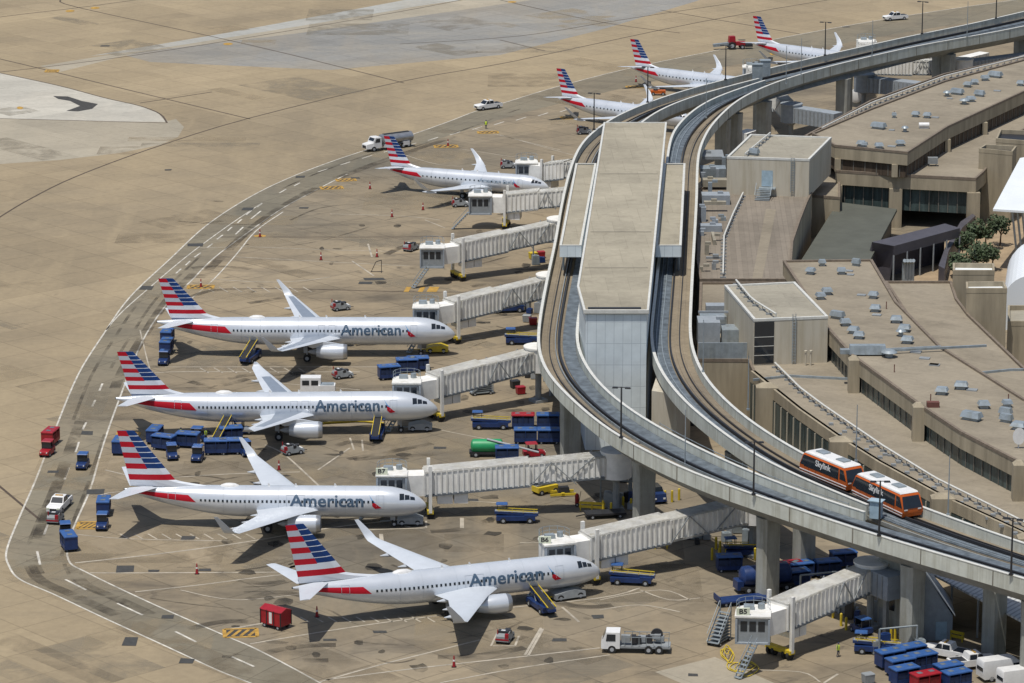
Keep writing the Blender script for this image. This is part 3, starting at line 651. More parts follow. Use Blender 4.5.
# ------------------------------------------------------------------ guideway viaduct
ZP, ZD = 13.4, 12.2
def resample(P, n):
    D = [0]
    for a, b in zip(P[:-1], P[1:]): D.append(D[-1] + (b - a).length)
    out = []; k = 0
    for i in range(n):
        s = D[-1] * i / (n - 1)
        while k < len(D) - 2 and D[k + 1] < s: k += 1
        f = (s - D[k]) / max(1e-6, D[k + 1] - D[k]); out.append(P[k] + (P[k + 1] - P[k]) * f)
    return out
def smooth(P, it=3):
    for _ in range(it): P = [P[0]] + [(P[i - 1] + P[i] * 2 + P[i + 1]) / 4 for i in range(1, len(P) - 1)] + [P[-1]]
    return P
def path(uv, z=ZP, n=150): return smooth(resample(catmull([at(u, v, z) for u, v in uv], 6), n), 6)
L_out = path([(1200, -28), (1024, 11.5), (970.8, 24), (918, 34.5), (865.4, 46), (812.7, 58), (768, 68.5), (740, 76), (700, 86), (663, 97), (622, 113), (601.5, 125), (582, 142), (571, 165), (562, 200), (555, 240), (548, 272), (541, 307), (537, 340), (540, 361), (552, 381), (573, 401), (599, 424.3), (621.4, 438.8), (665, 461), (704.4, 478.3), (754.5, 495.4), (780, 503), (830, 521), (879, 536.3), (945, 556), (1011, 575), (1100, 602), (1250, 648)])
L_in = path([(1200, -20), (1024, 18.5), (918, 41), (826, 63), (768, 76.5), (740, 83.5), (714, 90.7), (683.4, 100), (654.8, 113), (636, 128), (618, 150), (604, 190), (593, 240), (582, 300), (577, 340), (583.2, 360), (599, 383.5), (622.7, 404), (649, 421.7), (688.6, 443), (717.6, 457), (749, 471), (780, 483.6), (830, 501), (880, 517), (950, 537), (1024, 558), (1100, 580), (1250, 626)])
R_in = path([(1200, -20), (1024, 18.5), (918, 41), (826, 64), (768, 79), (740, 88.6), (714, 97.5), (695.7, 108), (681.4, 120.4), (673, 131), (669, 143), (666, 165), (663, 200), (660, 240), (655, 290), (650.6, 330), (651.5, 350), (657, 366), (670, 386), (691, 408.5), (720, 431), (749, 452), (780, 469), (825, 488), (870.5, 507), (910, 522), (950, 535.5), (1024, 558), (1100, 580), (1250, 626)])
R_out = path([(1200, -12), (1024, 26.4), (971, 36.5), (918, 46), (865, 58), (826, 67.5), (786, 79), (760, 89), (740, 99), (724.4, 112), (710, 128), (702, 144), (698.4, 160), (697.2, 200), (696, 223), (694, 258), (692, 297), (690.8, 335), (694, 352.4), (705.8, 378), (730.7, 405), (755, 424), (780, 440.4), (815, 460), (860, 482), (923, 507), (970.6, 524.8), (1024, 543), (1100, 568), (1250, 614)])
def pair(A, B):
    out = []; k0 = 0
    BB = resample(B, 900)
    for p in A:
        k = min(range(k0, min(900, k0 + 60)), key=lambda q: (BB[q] - p).length_squared); k0 = k; out.append(BB[k].copy())
    return out
Lo, Li = L_out, pair(L_out, L_in); Ri, Ro = pair(R_out, R_in), R_out
via = tag(empty('guideway_viaduct', (at(640, 540).x, at(640, 540).y, 0)), 'elevated concrete train guideway curving around the station on tall flared piers', 'viaduct')
VO = Vector(via.location)
def x_at(A, B, i, t, z): p = A[i] + (B[i] - A[i]) * t; return Vector((p.x, p.y, z)) - VO
def w_at(A, B, i): return max(.5, (B[i] - A[i]).length)
def run(name, A, B, i0, i1, sec, m, smooth_=30):
    mb = MB(); secs = []
    for i in range(i0, i1):
        w_ = w_at(A, B, i)
        secs.append([x_at(A, B, i, (t[0] / w_ if t[2] == 'm' else (1 + t[0] / w_ if t[2] == 'e' else t[0] + (t[3] / w_ if len(t) > 3 else 0))), t[1]) for t in sec])
    mb.loft(secs); return mb.build(name, m, via, smooth_)
def rect(t, w_, z0, z1): return [(t, z0, 'f', -w_ / 2), (t, z0, 'f', w_ / 2), (t, z1, 'f', w_ / 2), (t, z1, 'f', -w_ / 2)]
N = 150
def first_px(P, cond): return next(i for i, p in enumerate(P) if cond(px(p)))
iLm = next(i for i in range(90, N) if px(Li[i])[0] > 876); iRm = next(i for i in range(90, N) if px(Ri[i])[0] > 872)
iLa = next(i for i in range(N) if px(Li[i])[0] < 768); iRa = next(i for i in range(N) if px(Ri[i])[0] < 768)
for A, B, im, ia, nm in ((Lo, Li, iLm, iLa, 'L'), (Ri, Ro, iRm, iRa, 'R')):
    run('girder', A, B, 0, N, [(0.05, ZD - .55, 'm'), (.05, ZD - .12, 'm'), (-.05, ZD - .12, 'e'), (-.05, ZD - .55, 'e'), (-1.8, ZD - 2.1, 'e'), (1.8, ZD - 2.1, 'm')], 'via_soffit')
    run('deck', A, B, 0, N, [(.30, ZD - .12, 'm'), (.30, ZD, 'm'), (-.30, ZD, 'e'), (-.30, ZD - .12, 'e')], 'deck')
    o = [(-.05, ZD - .62, 'm'), (.28, ZD - .62, 'm'), (.28, ZP, 'm'), (-.05, ZP, 'm')]; e = [(-.28, ZD - .62, 'e'), (.05, ZD - .62, 'e'), (.05, ZP, 'e'), (-.28, ZP, 'e')]
    oc = [(-.09, ZP, 'm'), (.32, ZP, 'm'), (.32, ZP + .08, 'm'), (-.09, ZP + .08, 'm')]; ec = [(-.32, ZP, 'e'), (.09, ZP, 'e'), (.09, ZP + .08, 'e'), (-.32, ZP + .08, 'e')]
    if nm == 'L':
        run('parapet', A, B, 0, N, o, 'via'); run('parapet_cap', A, B, 0, N, oc, 'capwhite')
        run('parapet', A, B, ia, im, e, 'via'); run('parapet_cap', A, B, ia, im, ec, 'capwhite')
        run('walkway', A, B, 0, N, [(.62, ZD + .003, 'f'), (-.34, ZD + .003, 'e'), (-.34, ZD + .16, 'e'), (.62, ZD + .16, 'f')], 'bluedeck')
        for t in (.20, .36): run('guide_rail', A, B, 0, N, rect(t, .30, ZD + .003, ZD + .08), 'deck')
        run('guide_rail', A, B, 0, N, rect(.285, .12, ZD + .003, ZD + .22), 'dark'); run('power_rail', A, B, 0, N, rect(.52, .30, ZD + .003, ZD + .55), 'dark')
        run('power_rail', A, B, 0, N, rect(.44, .10, ZD + .003, ZD + .4), 'galv')
    else:
        run('parapet', A, B, ia, im, o, 'via'); run('parapet_cap', A, B, ia, im, oc, 'capwhite')
        run('parapet', A, B, 0, N, e, 'via'); run('parapet_cap', A, B, 0, N, ec, 'capwhite')
        run('walkway', A, B, 0, N, [(.36, ZD + .003, 'm'), (.36, ZD + .16, 'm'), (.42, ZD + .16, 'f'), (.42, ZD + .003, 'f')], 'bluedeck')
        for t in (.14, .27): run('guide_rail', A, B, 0, N, rect(t, .12, ZD + .165, ZD + .3), 'galv')
        run('power_rail', A, B, 0, N, rect(.47, .2, ZD + .003, ZD + .5), 'dark')
        for t in (.62, .80): run('guide_rail', A, B, 0, N, rect(t, .3, ZD + .003, ZD + .08), 'deck')
        run('guide_rail', A, B, 0, N, rect(.71, .12, ZD + .003, ZD + .24), 'dark')
for A, B, t0_, nm in ((Lo, Li, -.085, 'L'), (Ri, Ro, .085, 'R')):
    mb = MB(); mb.b6(-.06, .06, -.02, .02, 0, ZP - ZD + .58); first = None
    for i in range(4, N - 3, 3):
        w_ = w_at(A, B, i); q = x_at(A, B, i, (t0_ / w_ if nm == 'L' else 1 + t0_ / w_), ZD - .6); q2 = x_at(A, B, i + 1, (t0_ / w_ if nm == 'L' else 1 + t0_ / w_), ZD - .6); d = q2 - q
        if first is None: o = first = mb.build('segment_joint', 'seam_dark', via, False)
        else: o = first.copy(); COL.objects.link(o)
        o.location = q; o.rotation_euler.z = math.atan2(d.y, d.x)
# handrail where the two guideways close on each other
mb = MB(); i0 = next(i for i in range(80, N) if px(Li[i])[0] > 652)
for i in range(i0, iLm, 2):
    mb.cyl(x_at(Lo, Li, i, 1 + .6 / w_at(Lo, Li, i), ZD - .6), x_at(Lo, Li, i, 1 + .6 / w_at(Lo, Li, i), ZP + .3), .05, n=4)
for z in (.45, .9, 1.35, 1.8):
    for i in range(i0, iLm - 2): mb.bar(x_at(Lo, Li, i, 1 + .6 / w_at(Lo, Li, i), ZD - .4 + z * .95), x_at(Lo, Li, i + 1, 1 + .6 / w_at(Lo, Li, i + 1), ZD - .4 + z * .95), .07, .07)
mb.build('handrail', 'galv', via, False)
def pier(A, B, ucen, lo, hi, wide=2.6):
    best = min(range(lo, hi), key=lambda i: abs(px((A[i] + B[i]) / 2)[0] - ucen))
    c = (A[best] + B[best]) / 2; d = (A[min(N - 1, best + 1)] - A[best - 1]); a = math.atan2(d.y, d.x) + math.pi / 2
    mb = MB(); ca, sa = math.cos(a), math.sin(a); secs = []; hwm = max(wide / 2 + .1, min(wide / 2 + 1.9, (B[best] - A[best]).length / 2 - 1.7))
    for z, hw, ht in ((0, wide / 2, .95), (ZD - 5.2, wide / 2, .95), (ZD - 3.9, wide / 2 * .8 + hwm * .2, .98), (ZD - 2.9, wide / 2 * .5 + hwm * .5, 1.0), (ZD - 2.08, hwm, 1.0)):
        pts = [(-hw, -ht * .6), (-hw * .8, -ht), (hw * .8, -ht), (hw, -ht * .6), (hw, ht * .6), (hw * .8, ht), (-hw * .8, ht), (-hw, ht * .6)]
        secs.append([Vector((c.x + x * ca - y * sa, c.y + x * sa + y * ca, z)) - VO for x, y in pts])
    mb.loft(secs); mb.build('pier', 'pier', via, 30)
    return best
iT = next(i for i in range(N) if px(Lo[i])[1] > 300)
for u in (573, 643, 773, 915, 1045): pier(Lo, Li, u, iT + 8, N)
for u in (672, 740, 812, 1000): pier(Ri, Ro, u, iT, N)
for u in (1020, 944, 845, 765): pier(Lo, Ro if False else Li, u, 0, iLa + 8); pier(Ri, Ro, u + 3, 0, iRa + 8)
for v_ in (175, 245, 300):
    for A, B in ((Lo, Li), (Ri, Ro)):
        best = min(range(iLa, N - 40), key=lambda i: abs(px((A[i] + B[i]) / 2)[1] - v_)); pier(A, B, px((A[best] + B[best]) / 2)[0], best - 1, best + 2, 2.2)
pier(Ri, Ro, 724, iRa, iT); pier(Ri, Ro, 738, iRa, iT)
mb = MB()
for u, v in ((876, 519),):
    c = at(u, v, ZD); mb.box((c.x, c.y, ZD + 1.2), (1.3, 1.0, 2.1), 0, R(-25)); mb.box((c.x, c.y, ZD + 2.3), (1.75, 1.35, .1), 0, R(-25))
M['cabinet'] = mat('pale_blue_cabinet', (.36, .48, .56), .5); tag(mb.build('equipment_cabinet', 'cabinet'), 'pale blue equipment cabinet standing between the two guideways below the orange train', 'cabinet')
for u, v in ((757, 82), (765, 78)):
    mb = MB(); c = at(u, v, ZD); mb.box((c.x, c.y, ZD + 1.7), (1.9, 1.6, 3.4)); mb.box((c.x, c.y, ZD + 3.45), (2.1, 1.8, .1)); mb.box((c.x, c.y - .83, ZD + 1.3), (.9, .04, 2.2))
    tag(mb.build('equipment_cabinet', 'galv'), ('left' if u == 757 else 'right') + ' one of two pale cabinets on the guideway far beyond the station', 'cabinet', 'cabinets on the far guideway')
# ------------------------------------------------------------------ station straddling between the guideways
st = tag(empty('train_station', tuple(at(617, 430))), 'elevated train station with long pale roof and grey-blue panelled end wall', 'station')
SO = Vector(st.location)
def P_(uv, z): p = at(uv[0], uv[1], z); return (p.x - SO.x, p.y - SO.y)
ZR = 19.6; ZW = 16.9
main = [P_(q, ZR) for q in ((604, 123), (666.5, 123), (648.5, 311), (584, 311), (577.5, 287))]
mb = MB(); mb.prism(main, ZR - .45, ZR); mb.build('main_roof', 'roof_stn', st)
def inset(poly, d):
    n = len(poly); ar = sum(poly[i][0] * poly[(i + 1) % n][1] - poly[(i + 1) % n][0] * poly[i][1] for i in range(n)); s = 1 if ar > 0 else -1; out = []
    for i in range(n):
        p0, p1, p2 = Vector(poly[i - 1][:2]), Vector(poly[i][:2]), Vector(poly[(i + 1) % n][:2])
        d1, d2 = (p1 - p0).normalized(), (p2 - p1).normalized(); n1, n2 = Vector((-d1.y, d1.x)) * s, Vector((-d2.y, d2.x)) * s
        b = n1 + n2; k = d / max(.35, b.length_squared / 2); q = p1 + b * k; out.append((q.x, q.y))
    return out
body = inset(main, .25)
mb = MB(); mb.prism(body, .0, ZR - .45, 0); mb.build('hall_wall', 'panel', st)
def ring(poly, z, h, w_, mb, m=0):
    n = len(poly); ins = inset(poly, w_); 
    for i in range(n):
        j = (i + 1) % n; a, b, c, d = poly[i], poly[j], ins[j], ins[i]
        lo = [mb.vert((q[0], q[1], z)) for q in (a, b, c, d)]; hi = [mb.vert((q[0], q[1], z + h)) for q in (a, b, c, d)]
        mb.face(hi, m); 
        for k in range(4): mb.face((lo[k], lo[(k + 1) % 4], hi[(k + 1) % 4], hi[k]), m)
mb = MB(); ring(inset(main, -.06), ZR - .35, .5, .3, mb); mb.build('roof_edge', 'capwhite', st, False)
mb = MB(); a, b = P_((588, 308.5), ZR), P_((641, 308.5), ZR); mb.box(((a[0] + b[0]) / 2, a[1], ZR + .05), (b[0] - a[0], .8, .12)); mb.build('roof_slot', 'dark', st)
for v_ in (174, 232, 268):
    a, b = P_((604 - (v_ - 123) * .162, v_), ZR), P_((666 - (v_ - 123) * .096, v_), ZR); mb = MB(); mb.bar((a[0] + .6, a[1], ZR + .02), (b[0] - .6, b[1], ZR + .02), .16, .06); mb.build('roof_seam', 'seam_dark', st, False)
for s, q in (('l', ((576, 164.5), (596, 164.5), (581, 246.5), (560, 246.5))), ('r', ((664.5, 164.5), (685, 164.5), (681, 246.5), (656, 246.5)))):
    w_ = [P_(k, ZW) for k in q]
    mb = MB(); mb.prism(w_, ZW - .4, ZW); cn = mb.build('side_canopy', 'roof_stn', st)
    mb = MB(); ring(inset(w_, -.05), ZW - 1.6, 1.75, .22, mb); f = mb.build('fascia', 'panel', cn, False)
    mb = MB(); ring(inset(w_, -.08), ZW + .152, .06, .35, mb); f = mb.build('roof_edge', 'capwhite', cn, False)
    mb = MB()       # open platform columns under the canopy
    for k in range(7):
        f_ = (k + .5) / 7; e0, e1 = (w_[0], w_[3]) if s == 'l' else (w_[1], w_[2])
        x, y = e0[0] + (e1[0] - e0[0]) * f_, e0[1] + (e1[1] - e0[1]) * f_; mb.cyl((x + (.35 if s == 'l' else -.35), y, ZD - .5), (x + (.35 if s == 'l' else -.35), y, ZW - .4), .16, n=8)
    mb.build('canopy_column', 'galv', cn, False)
# ------------------------------------------------------------------ people mover train
def train_car(A, B, label, name='train_car'):
    a, b = at(A[0], A[1], ZD + .45), at(B[0], B[1], ZD + .45); L = (b - a).length - .25; h = math.atan2(b.y - a.y, b.x - a.x)
    nrm = Vector((-math.sin(h), math.cos(h), 0)); c = (a + b) / 2 + nrm * 1.42
    r = tag(empty(name, (c.x, c.y, ZD), h), label, 'train', 'orange people mover cars'); hx = L / 2; r.scale = (1, 1, .88)
    mb = MB()
    def sec(z, e, w_): return [(-hx + e, -w_, z), (hx - e, -w_, z), (hx - e, w_, z), (-hx + e, w_, z)]
    mb.loft([sec(.45, .15, 1.30), sec(1.0, .0, 1.42), sec(1.75, .05, 1.42), sec(3.2, .65, 1.36), sec(3.45, .85, 1.2)]); mb.build('body', 'orange', r, 25)
    mb = MB(); mb.loft([sec(3.45, .8, 1.25), sec(3.62, .95, 1.2), sec(3.78, 1.2, .9)]); mb.build('roof', 'white', r, 25)
    mb = MB()
    for s in (-1, 1): mb.poly([(-hx + .9, s * 1.44, 1.6), (hx - 1.7, s * 1.44, 1.6), (hx - 1.7, s * 1.382, 3.19), (-hx + .9, s * 1.382, 3.19)])
    mb.build('side_window', 'glass', r, False)
    for s in (-1, 1):
        mb = MB(); mb.poly([(s * (hx + .01), -1.3, 1.6), (s * (hx + .01), 1.3, 1.6), (s * (hx - .57), 1.15, 3.15), (s * (hx - .57), -1.15, 3.15)][::s])
        for t in (-1, 1): mb.poly([(s * (hx - .12), t * 1.435, 1.7), (s * (hx - 1.45), t * 1.437, 1.75), (s * (hx - 1.45), t * 1.385, 3.15), (s * (hx - .75), t * 1.38, 3.1)])
        mb.build('windscreen', 'glass', r, False)
        mb = MB()
        for t in (-1, 1): mb.box((s * (hx + .0), t * .95, 1.45), (.08, .45, .16))
        mb.build('headlight', 'white', r, False)
    mb = MB()
    for s in (-1, 1): mb.b6(-hx + .05, hx - .05, s * 1.44 - .03, s * 1.44 + .03, 1.0, 1.12); mb.b6(-hx + .2, hx - .2, s * 1.40 - .03, s * 1.40 + .03, .62, .72)
    mb.build('stripe', 'white', r, False)
    mb = MB(); mb.b6(-hx + .7, hx - .7, -1.0, 1.0, .2, .46)
    for x in (-hx + 1.8, hx - 1.8):
        for y in (-.8, .8): mb.cyl((x, y - .15, .38), (x, y + .15, .38), .36, n=12)
    mb.build('undercarriage', 'dark', r, False)
    for s in (-1, 1):
        for xd in (-hx + 2.6, hx - 2.6):
            mb = MB(); mb.poly([(xd - .75, s * 1.437, .75), (xd - .70, s * 1.437, .75), (xd - .70, s * 1.44, 1.85), (xd - .75, s * 1.44, 1.85)]); mb.poly([(xd + .70, s * 1.437, .75), (xd + .75, s * 1.437, .75), (xd + .75, s * 1.44, 1.85), (xd + .70, s * 1.44, 1.85)]); mb.build('door_seam', 'dark', r, False)
    mb = MB(); mb.box((-hx * .4, 0, 3.86), (1.6, 1.1, .2)); mb.build('roof_unit', 'galv', r, False); mb = MB(); mb.box((hx * .45, 0, 3.86), (1.6, 1.1, .2)); mb.build('roof_unit', 'galv', r, False)
    me, x0, x1, lo, hi = text_mesh('Skylink', 1.15, .03)
    for v in me.vertices:
        X = -hx + L * .34 + (v.co.x - x0) * .95; Z = 1.98 + (v.co.y - lo) * 1.0; v.co = (X, -1.45 + (Z - 1.85) * .0394 - .012, Z)
    me.materials.clear(); me.materials.append(M['white']); t = bpy.data.objects.new('lettering', me); COL.objects.link(t); t.parent = r
    return r
train_car((798.8, 471), (847, 491), 'rear orange train car, farther from the camera, white roof and dark windows')
train_car((851, 493.5), (903, 518), 'leading orange train car with its dark windscreen facing the lower right')
# ------------------------------------------------------------------ lamp posts and masts
def lamp_post():
    r = empty('lamp_post'); r['category'] = 'street lamp'
    mb = MB(); mb.cyl((0, 0, 0), (0, 0, 6.6), .13, .09, 8); mb.box((0, 0, .1), (.45, .45, .2)); mb.build('pole', 'dark', r, False)
    mb = MB(); mb.bar((-.75, 0, 6.55), (.75, 0, 6.55), .08, .08); mb.build('crossarm', 'dark', r, False)
    for s in (-1, 1): mb = MB(); mb.box((s * .8, 0, 6.5), (.75, .42, .16), 0, 0, taper=(.8, .8)); mb.build('lamp_head', 'dark', r, False)
    return r
LP = lamp_post()
for (u, v, lb, sp) in ((621, 438, 'dark twin-head lamp post on the guideway parapet just below the station end wall', 0), (753.5, 495, 'dark twin-head lamp post on the near parapet, left of the orange train', 0), (879, 536, 'dark twin-head lamp post on the near parapet in front of the orange train', 0),
                    (1011, 575, 'dark twin-head lamp post at the bottom right end of the near parapet', 0), (594, 130, 'dark lamp post beside the far left corner of the station roof', 0), (647.6, 102.5, 'dark lamp post on the far guideway rising over the second regional jet', 0),
                    (725.5, 80, 'dark lamp post on the far guideway near the red tractor', 0), (825, 55.5, 'dark lamp post on the far guideway beside the farthest regional jet', 0), (922, 34, 'dark lamp post on the far guideway right of the white pickup', 0), (996, 18.5, 'dark lamp post on the far guideway at the top right', 0)):
    p = at(u, v, ZP + .08); place(LP, (p.x, p.y, ZP + .08), random.uniform(-.5, .1), lb, 'lamp posts on the guideway')
def mast():
    mb = MB(); mb.cyl((0, 0, 0), (0, 0, 7.2), .09, .05, 6); mb.box((0, 0, .1), (.35, .35, .2)); o = mb.build('lightning_mast', 'galv', None, False); o['category'] = 'mast'; return o
MS = mast()
for (u, v, lb) in ((703, 372, 'thin grey mast on the right guideway parapet beside the beige wall'), (748, 410, 'thin grey mast on the right parapet left of the white vestibule'), (856, 461.5, 'thin grey mast behind the gap between the orange train cars'), (948, 515, 'thin grey mast on the parapet in front of the terminal, right of the train'),
                 (786, 84, 'thin grey mast on the far guideway, above the grey fixed walkway'), (801, 76, 'thin grey mast on the far guideway, second of the pair near the last jet'), (872, 57, 'thin grey mast on the far guideway above the silver tank'), (967, 37, 'thin grey mast on the far guideway at the upper right'), (706, 118, 'thin grey mast on the bend right of the station roof'), (685, 466, 'light grey mast between the guideways under the station end')):
    p = at(u, v, ZP + .08 if u != 685 else ZD); place(MS, (p.x, p.y, p.z), 0, lb, 'thin masts along the guideway')
# ------------------------------------------------------------------ terminal buildings
Z1, Z2 = 9.0, 13.3
def bldg(name, uv, label): p = at(*uv); return tag(empty(name, (p.x, p.y, 0)), label, 'building')
def poly_at(o, uvs, z): return [(at(u, v, z).x - o.location.x, at(u, v, z).y - o.location.y) for u, v in uvs]
def block(o, name, uvs, z0, z1, top, side, curb=True, ch=.35, cm='curb'):
    p = poly_at(o, uvs, z1); mb = MB(); mb.prism(p, z0, z1, 0, 1); w_ = mb.build(name, [top, side], o)
    if curb: mb = MB(); ring(inset(p, -.04), z1 - .1, ch + .1, .38, mb); mb.build('roof_edge', cm, w_, False)
    return w_, p
def mull(parent, poly, z0, z1, step, segs, out=.06, w_=.14, m='mullion'):
    n = len(poly); mb = MB(); mb.box((0, 0, (z1 - z0) / 2), (w_, w_ + out, z1 - z0)); first = None
    for i in segs:
        a, b = Vector(poly[i % n][:2]), Vector(poly[(i + 1) % n][:2]); L = (b - a).length; d = (b - a) / L; k = max(1, int(L / step))
        for j in range(k):
            p = a + d * (L * (j + .5) / k)
            if first is None: o = first = mb.build('mullion', m, parent, False)
            else: o = first.copy(); COL.objects.link(o)
            o.location = (p.x, p.y, z0); o.rotation_euler.z = math.atan2(d.y, d.x)
def storey(o, uvs, z0, z1, fas, glass, top='roof', segs=(0,), name='upper_storey', deep=.4):
    p = poly_at(o, uvs, z1); mb = MB(); mb.prism(p, z1 - fas, z1, 0, 1); w_ = mb.build(name, [top, 'tanwall'], o)
    mb = MB(); ring(inset(p, -.05), z1 - .1, .4, .4, mb); mb.build('roof_edge', 'curb', w_, False)
    q = inset(p, deep); mb = MB(); mb.prism(q, z0 + .003, z1 - fas - .003, 0); g_ = mb.build('window_band', glass, o)
    mull(g_, q, z0 + .01, z1 - fas - .01, 2.0, segs)
    return w_, p
def post(o, uv, ztop, zref, w_, d_, z0, rz=0, name='wall_pillar'):
    p = at(uv[0], uv[1], zref); mb = MB(); x, y = p.x - o.location.x, p.y - o.location.y
    mb.box((x, y, (z0 + ztop) / 2), (w_, d_, ztop - z0), 0, rz); mb.loft([[(x + a * w_ / 2 * k, y + b * d_ / 2 * k, z) for a, b in ((-1, -1), (1, -1), (1, 1), (-1, 1))] for z, k in ((ztop, 1), (ztop + .5, .4))]) if rz == 0 else None
    mb.build(name, 'tanwall', o, False)
TB = bldg('terminal_building', (900, 520), 'near terminal building with stepped tan gravel roofs and a long dark window band')
lowr, lp_ = block(TB, 'lower_roof', ((697.5, 361), (748, 361.5), (753, 373), (775, 391), (800, 411), (837, 437), (880, 464), (935, 494), (1024, 535), (1150, 590), (1260, 560), (1100, 470), (1000, 420), (930, 360), (872, 290), (800, 284), (700, 284)), 0, Z1, 'roof', 'tanwall')
er, _ = block(TB, 'rear_roof', ((885, 283), (951.5, 283), (957, 300), (969, 316), (1023, 368), (1120, 450), (1050, 440), (930, 352)), 0, Z1 + .12, 'roof', 'tanwall')
us, up_ = storey(TB, ((783, 262), (828.5, 331), (852, 357), (917.7, 405), (960, 433), (1018, 463), (1150, 540), (1250, 500), (1024, 400), (941, 348), (896.6, 303), (872, 261)), Z1, Z2, 2.0, 'glassband', segs=(1, 2, 3, 4, 5))
for (u, v) in ((854, 361), (918.5, 408), (1019, 466)): post(TB, (u, v), Z2 + .25, Z2, 1.5, 1.5, Z1)
# chamfered tan stubs along the lower roof edge, coping walls
mb = MB(); pw = poly_at(TB, ((753, 373), (775, 391), (800, 411), (837, 437), (880, 464), (935, 494), (1024, 535), (1100, 567)), Z1)
for a, b in zip(pw[:-1], pw[1:]): mb.bar((a[0], a[1], Z1 - .4), (b[0], b[1], Z1 - .4), .7, 1.5)
mb.build('parapet', 'tanwall', TB, False)
for (u, v) in ((767, 390), (841, 444), (943, 501), (1030, 541)): post(TB, (u, v), Z1 + .5, Z1, 3.0, 1.8, 0, 0)
# teal glazing on the air-side wall under the parapet
mb = MB()
for a, b in zip(pw[:-1], pw[1:]):
    d = (Vector(b) - Vector(a)).normalized(); n = Vector((d.y, -d.x)) * .38
    mb.poly([(a[0] + n.x, a[1] + n.y, 2.5), (b[0] + n.x, b[1] + n.y, 2.5), (b[0] + n.x, b[1] + n.y, Z1 - 1.25), (a[0] + n.x, a[1] + n.y, Z1 - 1.25)])
gw = mb.build('window_band', 'glassband', TB, False)
mull(gw, pw, 2.5, Z1 - 1.25, 2.6, range(0, len(pw) - 1), .9, .12, 'beige')
# dividing curbs on roofs
for z, pts in ((Z2, ((852, 353), (880, 351), (941, 348))), (Z1, ((753, 381), (790, 377), (848, 380))), (Z1 + .12, ((980, 374), (1010, 371), (1060, 370)))):
    P0 = [at(u, v, z) - Vector(TB.location) for u, v in pts]; mb = MB(); mb.loft([[(q.x, q.y - .15, z + .003), (q.x, q.y + .15, z + .003), (q.x, q.y + .15, z + .32), (q.x, q.y - .15, z + .32)] for q in P0]); mb.build('roof_curb', 'galv', TB, False)
def penthouse(o, tops, z0, z1, label=None):
    w_, p = block(o, 'penthouse', tops, z0, z1, 'roof_box', 'beige', True, .25, 'capwhite'); return w_, p
ph, pp = penthouse(TB, ((724.5, 286.5), (753.8, 320.8), (828, 317.8), (794.8, 283.3)), Z1 - .02, 15.4)
def on_front(p0, p1, f0, f1, z0, z1, off=.06):      # rectangle on a wall from p0 to p1 (viewed side)
    a, b = Vector(p0), Vector(p1); d = b - a; n = Vector((d.y, -d.x)).normalized() * off
    A, B = a + d * f0 + n, a + d * f1 + n; return [(A.x, A.y, z0), (B.x, B.y, z0), (B.x, B.y, z1), (A.x, A.y, z1)]
A_, B_ = pp[1], pp[2]
mb = MB(); mb.poly(on_front(A_, B_, .01, .275, Z1 + .2, 15.2)); dw = mb.build('dark_window', 'glass', ph, False)
mb = MB()
for z in (10.4, 11.7, 13.0):
    q = on_front(A_, B_, .01, .275, z, z + .1, .09); mb.poly(q)
mb.build('window_bar', 'capwhite', dw, False)
def ladder(o, A, B, f, z0, z1):
    mb = MB(); q = on_front(A, B, f, f + .04, z0, z1, .25)
    mb.bar(q[0], q[3], .09, .09); mb.bar(q[1], q[2], .09, .09); z = z0 + .3
    while z < z1: k = on_front(A, B, f, f + .04, z, z, .25); mb.bar(k[0], k[1], .07, .07); z += .42
    mb.build('ladder', 'galv', o, False)
ladder(ph, A_, B_, .52, Z1 + .2, 16.2)
mb = MB()
for f in (.68, .75):
    q = on_front(A_, B_, f, f, Z1, Z1, 1.2); mb.cyl(q[0], (q[0][0], q[0][1], Z1 + 1.9), .12, n=6); mb.cyl((q[0][0], q[0][1], Z1 + 1.9), (q[0][0], q[0][1], Z1 + 2.15), .22, n=6)
mb.build('vent_pipe', 'beige', TB, False)
def vent(o, u, v, z, kind=0, s=1.0):
    s *= .84
    p = at(u, v, z); x, y = p.x - o.location.x, p.y - o.location.y; mb = MB(); rz = random.uniform(-.5, .2)
    if kind == 0:
        mb.box((x, y, z + .25), (1.0 * s, 1.0 * s, .5), 0, rz); mb.box((x, y, z + .72), (1.55 * s, 1.45 * s, .45), 0, rz, taper=(.75, .7)); mb.build('roof_vent', 'galv', o, False)
    elif kind == 1:
        mb.box((x, y, z + .2), (2.3 * s, 1.2 * s, .4), 0, -.6); mb.box((x, y, z + .75), (2.9 * s, 1.7 * s, .7), 0, -.6, taper=(.85, .6)); mb.build('roof_vent', 'galv', o, False)
    elif kind == 2: mb.box((x, y, z + .08), (1.5 * s, 1.1 * s, .16), 0, -.3); mb.build('roof_hatch', 'grey', o, False)
    elif kind == 3: mb.cyl((x, y, z), (x, y, z + .7), .35 * s, n=10); mb.cyl((x, y, z + .7), (x, y, z + 1.0), .75 * s, .45 * s, n=10); mb.build('roof_fan', 'galv', o, 30)
    elif kind == 4: mb.cyl((x, y, z), (x, y, z + 1.1), .07, n=5); mb.build('vent_pipe', 'rust', o, False)
def r1(x, y): return 680 + x / 4.27, 240 + y / 4.27
def r2(x, y): return 824 + x / 4.27, 240 + y / 4.27
def r3(x, y): return 824 + x / 4.27, 360 + y / 4.27
def r4(x, y): return 760 + x / 3.795, y / 3.795
